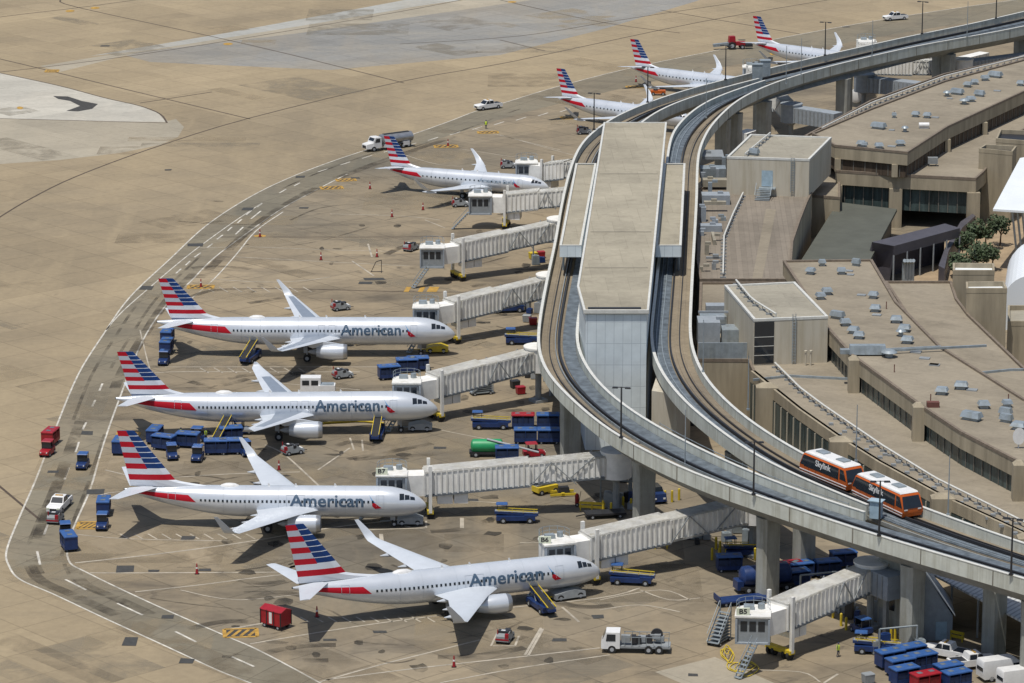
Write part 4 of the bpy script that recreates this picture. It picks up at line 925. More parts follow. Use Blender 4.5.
for f, lst in ((r1, ((607, 110, 0, .9), (752, 110, 1, .55), (557, 145, 0, 1.1), (690, 145, 0, 1.1), (722, 134, 2, .9), (728, 150, 2, .8), (628, 232, 0, 1.2), (600, 252, 0, 1.1), (825, 248, 0, 1.1), (775, 237, 2, 1), (833, 305, 0, 1.2), (840, 322, 2, 1), (672, 335, 1, .85), (706, 365, 0, 1.2), (740, 398, 0, 1.2), (763, 420, 0, 1.2))),
               (r2, ((308, 352, 0, 1.3), (343, 390, 0, 1.3), (328, 410, 3, 1.2), (355, 440, 0, 1.3), (392, 480, 2, 1.2), (430, 507, 2, 1.1), (472, 535, 2, 1.1), (585, 635, 0, 1.4), (632, 642, 2, 1.1), (502, 658, 0, 1.3), (300, 565, 4, 1), (266, 295, 4, 1), (278, 500, 3, 1.8))),
               (r3, ((630, 255, 1, 1.1), (682, 205, 0, 1.2), (782, 200, 0, 1.0), (775, 238, 1, .7), (778, 265, 1, .7), (832, 295, 0, 1.5), (455, 180, 4, 1), (787, 180, 4, 1.0), (470, 22, 2, 1.)))):
    for (x, y, k, s) in lst: u, v = f(x, y); vent(TB, u, v, Z2, k, s)
u, v = r1(800, 490); p = at(u, v, Z2) - Vector(TB.location); mb = MB(); mb.box((p.x, p.y, Z2 + .8), (5.0, 1.6, 1.2), 0, .0, taper=(.96, .7)); mb.box((p.x - 3, p.y, Z2 + .5), (1.4, 1.0, .6)); mb.bar((p.x + 2.5, p.y + .3, Z2 + .5), (p.x + 16.5, p.y + 3.0, Z2 + .5), .3, .3); mb.build('air_handler', 'galv', TB, False)
p = at(*r3(465, 200), Z2) - Vector(TB.location); mb = MB(); mb.box((p.x, p.y, Z2 + .35), (1.6, .9, .7)); mb.build('red_box', 'rust', TB, False)
p = at(*r3(830, 375), Z2) - Vector(TB.location); mb = MB(); mb.cyl((p.x, p.y, Z2), (p.x, p.y, Z2 + 1.2), .1, n=6); mb.loft([[(p.x - .25 * k + .0, p.y - .3 + .12 * (1 - r_), Z2 + 1.6) if r_ == 0 else (p.x + r_ * math.cos(t) * .8, p.y - .35 + (1 - r_ * r_) * .25, Z2 + 1.6 + r_ * math.sin(t) * 1.1) for t in [j * math.pi / 7 for j in range(14)]] for k, r_ in ((0, .05), (0, .4), (0, .75), (0, 1.0))]); mb.build('satellite_dish', 'white', TB, 40)
# pipe rail on stands along the roof edge
def pipe_rail(o, uvs, z, name='pipe_run', gap=2.2):
    P0 = [Vector((q[0], q[1], z + .75)) for q in poly_at(o, uvs, z)]; Q = resample(P0, max(2, int(sum((b - a).length for a, b in zip(P0[:-1], P0[1:])) / gap)))
    mb = MB()
    for a, b in zip(Q[:-1], Q[1:]): mb.cyl(a, b, .14, n=6)
    pr = mb.build(name, 'capwhite', o, False); mb = MB()
    for a in Q: mb.box((a.x, a.y, z + .12), (.9, .25, .24)); mb.bar((a.x, a.y, z + .2), (a.x, a.y, z + .7), .1, .1)
    d = MB()
    mb.build('pipe_stand', 'grey', pr, False)
pipe_rail(TB, ((775, 368), (800, 393), (824, 411), (882.5, 451), (936, 484), (1006.7, 519), (1080, 556)), Z1)
pipe_rail(TB, ((736, 285), (752, 304), (776, 319)), 15.4)
mb = MB(); pb = []
for (u, v) in [(826 + i * 13.5, 428 + i * 7.6) for i in range(15)]:
    for (du, dv) in ((0, 0), (5, -3)):
        p = at(u + du, v + dv, Z1) - Vector(TB.location); pb.append((p.x, p.y))
mb.box((0, 0, .15), (.6, .5, .3)); pbo = mb.build('pipe_block', 'grey', TB, False); pbo.location = (pb[0][0], pb[0][1], Z1)
for q in pb[1:]: c = pbo.copy(); COL.objects.link(c); c.location = (q[0], q[1], Z1)
# plant balcony left of the penthouse
mb = MB(); 
def bx(u0, u1, v, z, h, dpt, m=0, zo=0):
    a, b = at(u0, v, z) - Vector(TB.location), at(u1, v, z) - Vector(TB.location); mb = MB(); mb.b6(a.x, b.x, a.y, a.y + dpt, z + zo, z + zo + h); mb.build('plant_unit', random.choice(['bridgegrey', 'galv', 'bridgegrey']), TB, False)
bx(698, 747, 361, Z1, 2.6, .25); bx(698, 720, 346, Z1, 3.4, 4); bx(722, 745, 348, Z1, 2.6, 3.5); bx(700, 730, 333, Z1, 2.4, 3); bx(706, 746, 322, Z1, 1.2, 2, 0, 1.2); bx(698, 747, 335, Z1, .3, .3, 0, 3.2)
bx(709, 737, 357, Z1, 1.1, .5); bx(716, 724, 343, Z1, .4, 1, 0, 3.4)
# ---- north part
TN = bldg('terminal_building', (800, 240), 'far terminal building with ribbed low roof, beige penthouse and brown window band')
block(TN, 'ribbed_roof', ((700, 281), (697, 262), (699, 190), (727, 184), (812, 194), (807, 204), (800, 222), (793, 243), (790, 281)), 0, Z1, 'roof_rib', 'tanwall')
ph2, p2 = penthouse(TN, ((727, 158), (809.4, 160.6), (831.5, 138.4), (750.6, 135.4)), Z1 - .02, 15.2)
A_, B_ = p2[0], p2[1]
if True:
    mb = MB(); mb.poly(on_front(A_, B_, .425, .56, Z1 + 1.6, Z1 + 4.3)); mb.build('door', 'cabinet', ph2, False)
    ladder(ph2, A_, B_, .78, Z1 + .8, 15.6)
    mb = MB(); q = on_front(A_, B_, .40, .60, Z1 + 1.4, Z1 + 1.5, 1.3); q0 = on_front(A_, B_, .40, .60, Z1 + 1.4, Z1 + 1.5, .02)
    mb.prism([q0[0][:2], q0[1][:2], q[1][:2], q[0][:2]], Z1 + 1.3, Z1 + 1.5)
    for k in range(7):
        a = on_front(A_, B_, .37, .55, 0, 0, 1.3 + k * .42); b = on_front(A_, B_, .37, .55, 0, 0, 1.7 + k * .42); z = Z1 + 1.3 - k * .19
        mb.prism([a[0][:2], a[1][:2], b[1][:2], b[0][:2]], z - .08, z)
    for f in (.37, .56):
        a = on_front(A_, B_, f, f, Z1 + 2.4, 0, 1.3)[0]; b = on_front(A_, B_, f, f, Z1 + .9, 0, 4.2)[0]; mb.bar(a, b, .08, .08)
    mb.build('stair', 'galv', ph2, False)
vent(TN, 754, 155, 15.2, 1, .75)
pipe_rail(TN, ((770, 137), (745, 158)), 15.2); pipe_rail(TN, ((743, 197), (733, 218), (724, 240), (723, 278)), Z1)
block(TN, 'middle_roof', ((836, 172), (896, 176), (976, 180), (984, 173), (1010, 140), (1160, 40), (1160, 10), (1024, 70), (908, 130), (835, 160)), 6.8, Z1, 'roof', 'tanwall')
mb = MB(); q = inset(poly_at(TN, ((836, 172), (896, 176), (976, 180), (984, 173), (1010, 140), (1160, 40), (1160, 10), (1024, 70), (908, 130), (835, 160)), Z1), .8); mb.prism(q, 2.9, 6.8 - .003); gb = mb.build('window_band', 'glassband', TN)
mull(gb, q, 2.9, 6.8, 1.6, (0, 1, 2))
block(TN, 'base_wall', ((836, 172.6), (896, 176.6), (976, 180.6), (984, 173.6), (1010, 141), (1160, 41), (1160, 10), (1024, 70), (908, 130), (835, 161)), 0, 2.7, 'tanwall', 'tanwall', False)
for (u, v) in ((836, 172), (896, 175.5), (974, 179.5)): post(TN, (u, v + .3), Z1 - 2.2, Z1, 2.2, 1.0, 0, .001)
storey(TN, ((835, 146.5), (907.6, 153.5), (947, 128), (1024, 92.5), (1160, 30), (1160, 5), (1024, 60.5), (944, 82), (870, 110), (812, 134.5)), Z1, Z2, 2.1, 'glassbrown', segs=(0, 1, 2, 3))
for (u, v) in ((838, 146.5), (895, 152), (948, 127.5), (985, 110.8)): post(TN, (u, v), Z2 - 2.1, Z2, 1.0, 1.0, Z1, .001)
block(TN, 'air_side_roof', ((812, 141), (870, 113), (944, 84.5), (1024, 63.5), (1160, 10), (1160, 4), (1024, 57), (944, 75), (870, 102), (805, 137)), 0, Z1 + 3.4, 'roof', 'tanwall')
pipe_rail(TN, ((822, 132), (872, 106.5), (944, 80), (1024, 60)), Z1 + 3.4)
for (x, y, k, s) in ((383, 555, 0, 1.2), (397, 560, 0, .8), (452, 563, 0, 1.2), (500, 557, 2, 1.1), (533, 553, 0, 1.2), (450, 488, 1, 1.1), (550, 500, 3, 1.1), (500, 495, 2, .8), (509, 445, 4, 1), (509, 447, 0, .7), (590, 443, 0, 1.1), (634, 447, 0, 1.1), (665, 447, 2, 1), (775, 395, 3, 1.5), (800, 385, 0, 1.3), (833, 365, 1, .8), (710, 365, 3, 1.3), (748, 358, 1, 1), (788, 330, 0, 1.2), (815, 320, 0, 1.1), (854, 305, 0, 1.2), (893, 293, 1, 1.1), (988, 325, 0, 1.1), (900, 346, 2, 1), (720, 375, 2, .8)):
    u, v = r4(x, y); vent(TN, u, v, Z2, k, s)
u, v = r4(622, 487); p = at(u, v, Z2) - Vector(TN.location); mb = MB(); mb.cyl((p.x - .9, p.y, Z2 + .6), (p.x + .9, p.y, Z2 + .6), .45, n=10); mb.box((p.x, p.y, Z2 + .1), (1.6, .6, .2)); mb.build('white_tank', 'white', TN, 40)
u, v = r4(655, 630); p = at(u, v, Z1) - Vector(TN.location); mb = MB(); mb.box((p.x, p.y, Z1 + 1.0), (1.7, .9, 1.1)); mb.box((p.x - .6, p.y, Z1 + .25), (.12, .6, .5)); mb.box((p.x + .6, p.y, Z1 + .25), (.12, .6, .5)); mb.build('condenser', 'grey', TN, False)
# plant between guideway and ribbed roof
mb = MB()
def bx2(u0, u1, v, z, h, dpt, zo=0):
    a, b = at(u0, v, z) - Vector(TN.location), at(u1, v, z) - Vector(TN.location); mb = MB(); mb.b6(a.x, b.x, a.y, a.y + dpt, z + zo, z + zo + h); mb.box(((a.x + b.x) / 2 + random.uniform(-.8, .8), a.y + dpt * .5, z + zo + h + .2), (.9, .6, .4)); mb.build('plant_unit', random.choice(['galv', 'bridgegrey', 'roof_box', 'grey']), TN, False)
for q in ((699, 704, 236, .7, 1.5), (712, 718, 228, 1.3, 1), (721, 726, 221, .6, 1), (708, 712, 198, 2.6, .8), (716, 719, 183, 2.4, .6), (701, 704, 186, 1.9, .7), (722, 726, 170, 2.2, .8), (706, 722, 262, .3, .4, .5), (712, 716, 270, 1.0, .8), (700, 703, 272, .8, .7), (700, 722, 232, 1.0, 2), (701, 706, 222, 2.4, 1.2), (704, 726, 212, .5, 1, 1.2), (702, 730, 205, 1.6, 3), (703, 727, 190, 1.2, 2, .5), (700, 726, 178, 1.6, 3), (702, 724, 168, .5, 6, 1.5), (713, 716, 245, .8, 6), (705, 709, 255, 1.6, 1.)): bx2(q[0], q[1], q[2], Z1, q[3], q[4], q[5] if len(q) > 5 else 0)
block(TN, 'link_wall', ((812, 197), (840, 199), (840, 172), (820, 162)), 0, 7.0, 'roof', 'tanwall')
mb = MB(); p = poly_at(TN, ((766, 209), (776, 209.5), (762, 280), (752, 280)), Z1); mb.poly([(x, y, Z1 + .02) for x, y in p]); mb.build('walk_strip', 'roof', TN, False)
# stair towers
def tower(uvs, z1, label, top='roof_box'):
    o = tag(empty('stair_tower', tuple(at(*uvs[0]))), label, 'building'); p = poly_at(o, uvs, z1); mb = MB(); mb.prism(p, 0, z1 - .6, 0, 1); mb.build('wall', [top, 'tanwall'], o)
    mb = MB(); ring(inset(p, -.03), z1 - .6, .72, .3, mb); mb.build('parapet', 'tanwall', o, False); return o
tower(((979, 149), (1012.5, 152), (1016.6, 146.6), (985, 145)), 12.5, 'tan concrete stair tower with open dark top, left of the white canopy roof', 'dark')
tower(((996, 139), (1048, 143), (1048, 132), (1000, 130)), 12.5, 'tan block at the right edge behind the stair tower', 'dark')
tower(((953, 271), (994.5, 271), (994, 264), (953, 263.5)), 12.0, 'smaller tan tower behind, with a pale top, between bushes and roof', 'fabric')
tower(((966.5, 289), (1007, 289), (1004, 282), (966, 282.5)), 13.0, 'larger tan tower with pale top in front of the white domed canopy', 'fabric')
tower(((1008, 322), (1060, 322), (1060, 306), (1008, 306)), 7.5, 'low tan block at the right edge below the domed canopy')
# low canopies and court between the terminal parts
co2 = tag(empty('flat_canopy', tuple(at(850, 240))), 'flat olive roof in the court between the two terminal buildings', 'canopy')
p = poly_at(co2, ((838, 202), (897, 209), (869, 262), (860, 290), (780, 290), (800, 262)), 4.8); mb = MB(); mb.prism(p, 4.3, 4.8); mb.build('roof', 'olive', co2); mb = MB(); mb.prism(inset(p, .8), 0, 4.297); mb.build('wall', 'dark', co2)
gc = tag(empty('entrance_canopy', tuple(at(915, 250))), 'dark slate gabled canopy in the court, right of the olive roof', 'canopy')
mb = MB(); a, b, c, d, e, f = [at(*q) - Vector(gc.location) for q in ((866, 264, 2.2), (890, 268, 2.2), (894, 246, 6.2), (872, 242, 6.4), (945, 223.5, 6.4), (960, 228, 6.0))]
mb.poly([a, b, c, d]); mb.poly([d, c, f, e]); mb.poly([c, f, (f.x, f.y, 4.4), (c.x, c.y, 4.6)]); mb.poly([b, (b.x, b.y, 0), (a.x, a.y, 0), a]); mb.poly([(c.x, c.y, 4.6), c, b, (b.x, b.y, 0)])
mb.poly([(d.x, d.y, 0), d, a, (a.x, a.y, 0)]); mb.poly([(e.x, e.y, 0), e, d, (d.x, d.y, 0)]); mb.build('roof', 'purple', gc, False)
mb = MB()
for k in range(6): t = k / 5; q = c + (f - c) * t; mb.cyl((q.x, q.y, 0), (q.x, q.y, 4.6), .15, n=6)
mb.build('column', 'grey', gc, False)
mb = MB()
for k in range(4):
    p = at(903.5 + k * 2.9, 284); mb.cyl((p.x, p.y, 0), (p.x, p.y, 3.6), .3, n=8); mb.cyl((p.x, p.y, 3.6), (p.x, p.y - 1, 4.1), .3, n=8)
    if k == 3: pass
tag(mb.build('steam_pipes', 'galv', None, 40), 'row of four silver upright pipes in front of the dark slate canopy', 'pipes')
sheet('sandy_ground', G((905, 300), (918, 262), (950, 240), (1024, 215), (1060, 300), (960, 320)), .012, 'sand')
tag(MB().prism([(q.x, q.y) for q in G((938, 285), (944, 268), (960, 240), (972, 232), (975, 234), (962, 246), (948, 270), (944, 288))], 0, 3.2).build('curved_wall', 'purple'), 'curved dark wall along the court beside the bushes', 'wall')
wc = tag(empty('roof_canopy', tuple(at(1010, 230))), 'white angular canopy roof at the right edge behind the tan stair tower', 'canopy')
mb = MB(); p = [at(*q) - Vector(wc.location) for q in ((993, 209, 10.5), (1060, 213, 10.5), (1060, 150, 13.5), (1020, 158, 13.5))]; mb.poly(p); mb.poly([(q.x, q.y, q.z - .35) for q in p][::-1])
for i in range(4): a, b = p[i], p[(i + 1) % 4]; mb.poly([a, b, (b.x, b.y, b.z - .35), (a.x, a.y, a.z - .35)])
mb.build('roof', 'fabric', wc, False)
mb = MB()
for u in (1012, 1017, 1022): a = at(u, 209, 10.3) - Vector(wc.location); mb.cyl(a, (a.x + 1.5, a.y + 1, 0), .18, n=6)
mb.build('strut', 'galv', wc, False)
dc = tag(empty('vault_canopy', tuple(at(1020, 290))), 'white vaulted canopy with a rounded end at the right edge', 'canopy')
mb = MB(); secs = []
a0, a1 = at(1030, 330, 0), at(1035, 286, 0)
for k in range(15):
    t = k / 14; f = 1 if t < .75 else math.sqrt(max(0.02, 1 - ((t - .75) / .27) ** 2)); c = a0 + (a1 - a0) * t - Vector(dc.location)
    secs.append([(c.x + 4.4 * f * math.cos(th), c.y, 4.0 + 4.6 * (.5 + .5 * f) * math.sin(th)) for th in [math.pi * j / 16 for j in range(17)]])
for i in range(14):
    for j in range(16): mb.poly([secs[i][j], secs[i][j + 1], secs[i + 1][j + 1], secs[i + 1][j]])
g = NG('ribbed_white', .5); v = g.mapping(); M['vault'] = g.done(g.brick(v, 200, 1.3, (.76, .80, .83), (.78, .82, .85), (.60, .65, .70), .06))
mb.poly(secs[0]); mb.poly([secs[0][0], secs[0][-1], (secs[0][-1][0], secs[0][-1][1], 0), (secs[0][0][0], secs[0][0][1], 0)]); mb.build('roof', 'vault', dc, 40)
# bushes / small trees in the court
def tree(u, v, h, r_, label):
    p = at(u, v); o = tag(empty('tree', (p.x, p.y, 0)), label, 'tree', 'trees in the terminal court')
    mb = MB(); mb.cyl((0, 0, 0), (.1, 0, h * .5), .16, .1, 7)
    for k in range(5): t = k * 1.3; mb.cyl((.08, 0, h * .35 + k * .15), (r_ * .55 * math.cos(t), r_ * .55 * math.sin(t), h * .75), .08, .03, 5)
    mb.build('trunk', 'bark', o, False); mb = MB()
    blobs = [(random.uniform(-.6, .6) * r_, random.uniform(-.6, .6) * r_, h * random.uniform(.5, .92), r_ * random.uniform(.3, .5)) for _ in range(11)]
    for (bx_, by, bz, br) in blobs:
        for _ in range(60):
            d = Vector((random.gauss(0, 1), random.gauss(0, 1), random.gauss(0, 1))).normalized() * br * random.uniform(.6, 1.1); c = Vector((bx_, by, bz)) + d
            a = Vector((random.gauss(0, 1), random.gauss(0, 1), random.gauss(0, 1))).normalized(); b = a.orthogonal().normalized(); s = random.uniform(.16, .34)
            mb.poly([c + a * s, c + b * s * .7, c - a * s, c - b * s * .7])
    mb.build('crown', 'leaf', o, False)
for q in ((966, 262, 5.5, 2.6, 'bushy tree left of the group, beside the curved dark wall'), (985, 250, 6, 3.0, 'tree in the middle of the court, at the foot of the stair tower'), (1000, 246, 5.5, 2.4, 'rightmost tree of the court, under the white angular canopy'), (977, 272, 5, 2.8, 'front tree of the court, just behind the smaller tan tower'),
          (960, 278, 4.2, 2.4, 'low tree nearest the curved wall, left of the smaller tan tower'), (992, 270, 4.6, 2.2, 'small tree right of the front tree, behind the smaller tan tower'), (976, 248, 4.6, 2.2, 'small tree at the back, touching the tan facade')): tree(q[0], q[1], q[2] * .9, q[3] * .85, q[4])
# lower right canopy, shed and utility wall beneath the guideway
uc = tag(empty('service_building', tuple(at(890, 640))), 'grey service building with gabled shed end beneath the guideway at lower right', 'building')
mb = MB(); p = poly_at(uc, ((877, 627), (908, 637), (925, 628), (893, 612)), 0); mb.prism(p, 0, 10.0); mb.build('wall', 'pier', uc)
mb = MB(); q = on_front(p[0], p[1], .38, .55, 2.6, 4.1); mb.poly(q); mb.build('window', 'glass', uc, False); mb = MB(); mb.poly(on_front(p[0], p[1], .06, .22, 0.05, 2.6)); mb.build('door', 'grey', uc, False)
mb = MB(); p = [at(*q) - Vector(uc.location) for q in ((924, 641, 0), (952, 640, 0), (948, 622, 0), (918, 622, 0))]
for i in range(4): a, b = p[i], p[(i + 1) % 4]; mb.poly([a, b, (b.x, b.y, 3), (a.x, a.y, 3)])
mb.build('shed_wall', 'bridgegrey', uc, False)
mb = MB(); A, B, C_, D = [Vector((q.x, q.y, 3.0)) for q in p]; T1_, T2_ = A.copy(), D.copy(); T1_.z = T2_.z = 8.0
mb.poly([T1_, B + Vector((.3, -.2, -.1)), C_ + Vector((.3, .2, -.1)), T2_]); mb.poly([A, B, T1_]); mb.poly([D, C_, T2_]); mb.poly([A, T1_, T2_, D]); mb.build('shed_roof', 'bridgegrey', uc, False)
mb = MB(); mb.poly(on_front(p[0][:2], p[1][:2], .4, .8, .05, 2.3)); mb.build('shed_door', 'cabinet', uc, False)
cc = tag(empty('corrugated_canopy', tuple(at(1000, 640))), 'long corrugated pale canopy behind the guideway at the lower right corner', 'canopy')
g = NG('corrugated_pale', .5); v = g.mapping(-R(-35)); M['corr'] = g.done(g.brick(v, .7, 300, (.60, .61, .60), (.66, .67, .66), (.38, .39, .40), .12))
p = poly_at(cc, ((905, 562), (927, 571), (1024, 622), (1120, 672), (1150, 640), (960, 545)), 5.0); mb = MB(); mb.prism(p, 4.75, 5.0); mb.build('roof', 'corr', cc)
mb = MB()
for i in range(8): t = i / 7; x, y = p[1][0] + (p[3][0] - p[1][0]) * t, p[1][1] + (p[3][1] - p[1][1]) * t + .5; mb.cyl((x, y, 0), (x, y, 4.75), .14, n=6)
mb.build('column', 'grey', cc, False)
# second low wall of the concourse under the station (between the guideways)
cb = tag(empty('concourse_wall', tuple(at(680, 470))), 'beige concourse block between the station end wall and the right guideway', 'building')
p = poly_at(cb, ((651, 470), (676, 474), (690, 440), (660, 440)), 0); mb = MB(); mb.prism(p, 0, 11.0); mb.build('wall', 'beige', cb)
mb = MB(); mb.poly(on_front(p[0], p[1], .15, .85, 2.0, 3.4)); mb.poly(on_front(p[0], p[1], .15, .85, 3.9, 5.2)); mb.build('window', 'glass', cb, False)
# ------------------------------------------------------------------ passenger boarding bridges
def bridge(P0, P1, zr, zc, label, sign=None, cab_dir=-90, fixed=None, cab=True, shade=0, split=.5, nm='boarding_bridge', legs=True):
    """P0 rotunda end, P1 cab end of the tunnel: (u, v) pixels of the tunnel's mid height."""
    a, b = at(P0[0], P0[1], zr + 1.4), at(P1[0], P1[1], zc + 1.4); d = Vector((b.x - a.x, b.y - a.y, 0)); L = d.length; h = math.atan2(d.y, d.x)
    r = tag(empty(nm, (a.x, a.y, 0), h), label, 'jet bridge', 'boarding bridges'); g0, g1 = ('bridge', 'bridgetop')
    def tun(name, t0, t1, w_, hh, zoff):
        z0, z1 = zr + (zc - zr) * t0 + zoff, zr + (zc - zr) * t1 + zoff; x0, x1 = L * t0, L * t1; mb = MB()
        mb.loft([[(x, -w_ / 2, z), (x, w_ / 2, z), (x, w_ / 2, z + hh), (x, -w_ / 2, z + hh)] for x, z in ((x0, z0), (x1, z1))], 0)
        t = mb.build(name, [g0], r, False); mb = MB()
        mb.loft([[(x, -w_ / 2 - .1, z + hh), (x, w_ / 2 + .1, z + hh), (x, w_ / 2 + .02, z + hh + .2), (x, -w_ / 2 - .02, z + hh + .2)] for x, z in ((x0, z0), (x1, z1))], 0); mb.build('roof', g1, t, False)
        n = int((x1 - x0) / .68)
        for i in range(n + 1):
            x = x0 + (x1 - x0) * i / n; z = z0 + (z1 - z0) * i / n
            for s in (-1, 1): mb.b6(x - .10, x + .10, s * (w_ / 2 + .09) - .09, s * (w_ / 2 + .09) + .09, z + .08, z + hh - .05)
            mb.build('side_ribs', g1, t, False)
            mb = MB(); mb.bar((x0, s * (w_ / 2 + .05), z0 + .03), (x1, s * (w_ / 2 + .05), z1 + .03), .22, .3); mb.build('floor_beam', 'bridgegrey', t, False)
        return t
    tun('inner_tunnel', .0, split + .04, 2.55, 2.65, .1); tun('outer_tunnel', split, 1, 2.95, 3.0, -.05)
    zs = zr + (zc - zr) * split
    mb = MB()
    for s in (-1, 1):
        mb.bar((L * split, s * 1.6, zs - .1), (L * (split - .12), s * 1.6, zs + 3.1), .12, .12); mb.bar((L * (split - .12), s * 1.6, zs + 3.1), (L * (split - .26), s * 1.6, zs + .1), .12, .12)
        mb.bar((L * .06, s * 1.5, zr + 3.0), (L * .2, s * 1.5, zr + .1), .12, .12)
    mb.build('tie_rod', 'grey', r, False)
    # rotunda and its column
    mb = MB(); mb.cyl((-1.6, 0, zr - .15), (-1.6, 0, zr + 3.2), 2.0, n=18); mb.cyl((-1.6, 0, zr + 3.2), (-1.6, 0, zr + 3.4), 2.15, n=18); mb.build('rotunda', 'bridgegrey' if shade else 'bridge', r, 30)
    mb = MB(); mb.cyl((-1.6, 0, 0), (-1.6, 0, zr - .15), .45, n=10); mb.cyl((-1.6, 0, zr - .8), (-1.6, 0, zr - .15), .5, 1.2, n=10); mb.box((-1.6, 0, .2), (2, 2, .4)); mb.build('column', 'grey', r, 30)
    if fixed:
        q = Vector(fixed(a)) if callable(fixed) else at(fixed[0], fixed[1], zr + 1.4)
        lp = Matrix.Rotation(-h, 4, 'Z') @ Vector((q.x - a.x, q.y - a.y, 0)); s0 = Vector((-1.6, 0, 0)); dd = (lp - s0).normalized(); nn = Vector((-dd.y, dd.x, 0)) * 1.4; mb = MB()
        mb.loft([[p + nn + Vector((0, 0, z)) for z in (zr, zr + 2.9)] + [p - nn + Vector((0, 0, z)) for z in (zr + 2.9, zr)] for p in (s0 + dd * 1.5, lp)]); fx = mb.build('fixed_walkway', 'bridgegrey', r, False)
        mb = MB(); LL = (lp - s0).length; n = int(LL / .9)
        for i in range(2, n):
            for s in (-1, 1): p = s0 + dd * (LL * i / n) + nn * s * 1.04; mb.box((p.x, p.y, zr + 1.45), (.16, .16, 2.7))
        mb.build('side_ribs', 'grey', fx, False)
        mb = MB(); p = s0 + dd * LL * .6; mb.box((p.x, p.y, zr / 2), (.5, .5, zr)); mb.build('column', 'grey', fx, False)
    if not cab: return r
    # cab: fixed in world direction (looks toward the aircraft)
    ca = R(cab_dir) - h; C = Matrix.Translation((L + 4.1, 0, zc)) @ Matrix.Rotation(ca + math.pi / 2, 4, 'Z')
    mb = MB(); mb.loft([[(x, -1.35, z), (x, 1.35, z), (x, 1.35, z + 2.75), (x, -1.35, z + 2.75)] for x, z in ((L - .1, zc - .1), (L + 3.4, zc - .1))]); mb.box((L + .9, -1.42, zc + 1.3), (.9, .1, 1.5)); mb.build('cab_corridor', g0, r, False)
    mb = MB(); mb.T = C; mb.cyl((0, .3, -.1), (0, .3, 2.76), 1.9, n=18); cb_ = mb.build('cab', g0, r, 30)
    mb = MB(); mb.T = C
    mb.loft([[(-1.9, y, -.15), (1.9, y, -.15), (1.9, y, z), (-1.9, y, z)] for y, z in ((.4, 2.75), (-1.8, 2.6))]); mb.build('cab_housing', g0, cb_, False)
    mb = MB(); mb.T = C; mb.prism([(-1.95 if abs(t) > 9 else 2.0 * math.cos(t), .3 + 2.0 * math.sin(t)) for t in [j * math.pi / 10 for j in range(11)]] + [(-2.05, -2.1), (2.05, -2.1)], 2.78, 2.98); mb.build('cab_roof', g1, cb_, False)
    mb = MB(); mb.T = C
    for x in (-1.85, 1.85): mb.b6(x - .12, x + .12, -2.15, -1.8, -.2, 2.6)
    mb.b6(-1.97, 1.97, -2.15, -1.8, -.35, -.15); mb.build('bumper', 'bridgegrey', cb_, False)
    mb = MB(); mb.T = C; mb.poly([(-1.7, -1.84, -.1), (1.7, -1.84, -.1), (1.7, -1.84, 2.55), (-1.7, -1.84, 2.55)]); mb.build('cab_opening', 'grey', cb_, False)
    for x in (-1.0, 0, 1.0):
        mb = MB(); mb.T = C; mb.poly([(x - .38, -1.87, 1.1), (x + .38, -1.87, 1.1), (x + .38, -1.87, 2.3), (x - .38, -1.87, 2.3)]); mb.build('cab_window', 'glass', cb_, False)
    mb = MB(); mb.T = C      # roof rail
    pr = [(1.9 * math.cos(t), .3 + 1.9 * math.sin(t)) for t in [j * math.pi / 6 for j in range(7)]]
    for (x, y) in pr: mb.cyl((x, y, 2.98), (x, y, 4.0), .04, n=4)
    for z in (3.5, 4.0):
        for p, q in zip(pr[:-1], pr[1:]): mb.bar((p[0], p[1], z), (q[0], q[1], z), .05, .05)
    mb.build('roof_rail', 'galv', cb_, False)
    mb = MB(); mb.T = C; mb.box((-.5, .6, 3.22), (1.2, .9, .5)); mb.cyl((.9, .8, 2.98), (.9, .8, 3.6), .4, n=8); mb.build('roof_unit', 'galv', cb_, False)
    # lift columns, wheels, slung box
    xl = L * .97; zl = zr + (zc - zr) * .97
    for s in (-1, 1): mb = MB(); mb.box((xl, s * 1.85, (zl + 4.0 + .9) / 2), (.42, .38, zl + 4.0 - .9)); mb.build('lift_column', g1, r, False)
    mb = MB(); mb.b6(xl - .4, xl + .4, -2.0, 2.0, .75, 1.2); mb.build('axle_beam', 'yellow', r, False)
    for s in (-1, 1):
        for e in (-.5, .5): mb = MB(); mb.cyl((xl, s * 1.2 + e * .75 - .17, .55), (xl, s * 1.2 + e * .75 + .17, .55), .55, n=14); mb.build('wheel', 'rubber', r, 30)
    x0 = L * .76; x1 = L * .93; zz = zr + (zc - zr) * .85
    for (xa, xb) in ((x0, x0 + (x1 - x0) * .45), (x0 + (x1 - x0) * .5, x1)):
        mb = MB(); mb.b6(xa, xb, -1.3, 1.3, zz - 1.45, zz - .2); mb.build('air_unit', 'bridge', r, False)
    mb = MB()      # service stair
    for i in range(9): t = i / 8; mb.box((L + 5.9 - 0 * t + (1 - t) * 0 + t * 2.6, 2.0, .15 + (zc - .2) * (1 - t)), (.5, .9, .05))
    mb.bar((L + 5.9, 1.55, zc + .8), (L + 8.5, 1.55, .9), .06, .06); mb.bar((L + 5.9, 2.45, zc + .8), (L + 8.5, 2.45, .9), .06, .06)
    mb.bar((L + 5.9, 1.55, zc), (L + 8.5, 1.55, .1), .1, .15); mb.bar((L + 5.9, 2.45, zc), (L + 8.5, 2.45, .1), .1, .15); mb.build('service_stair', 'galv', r, False)
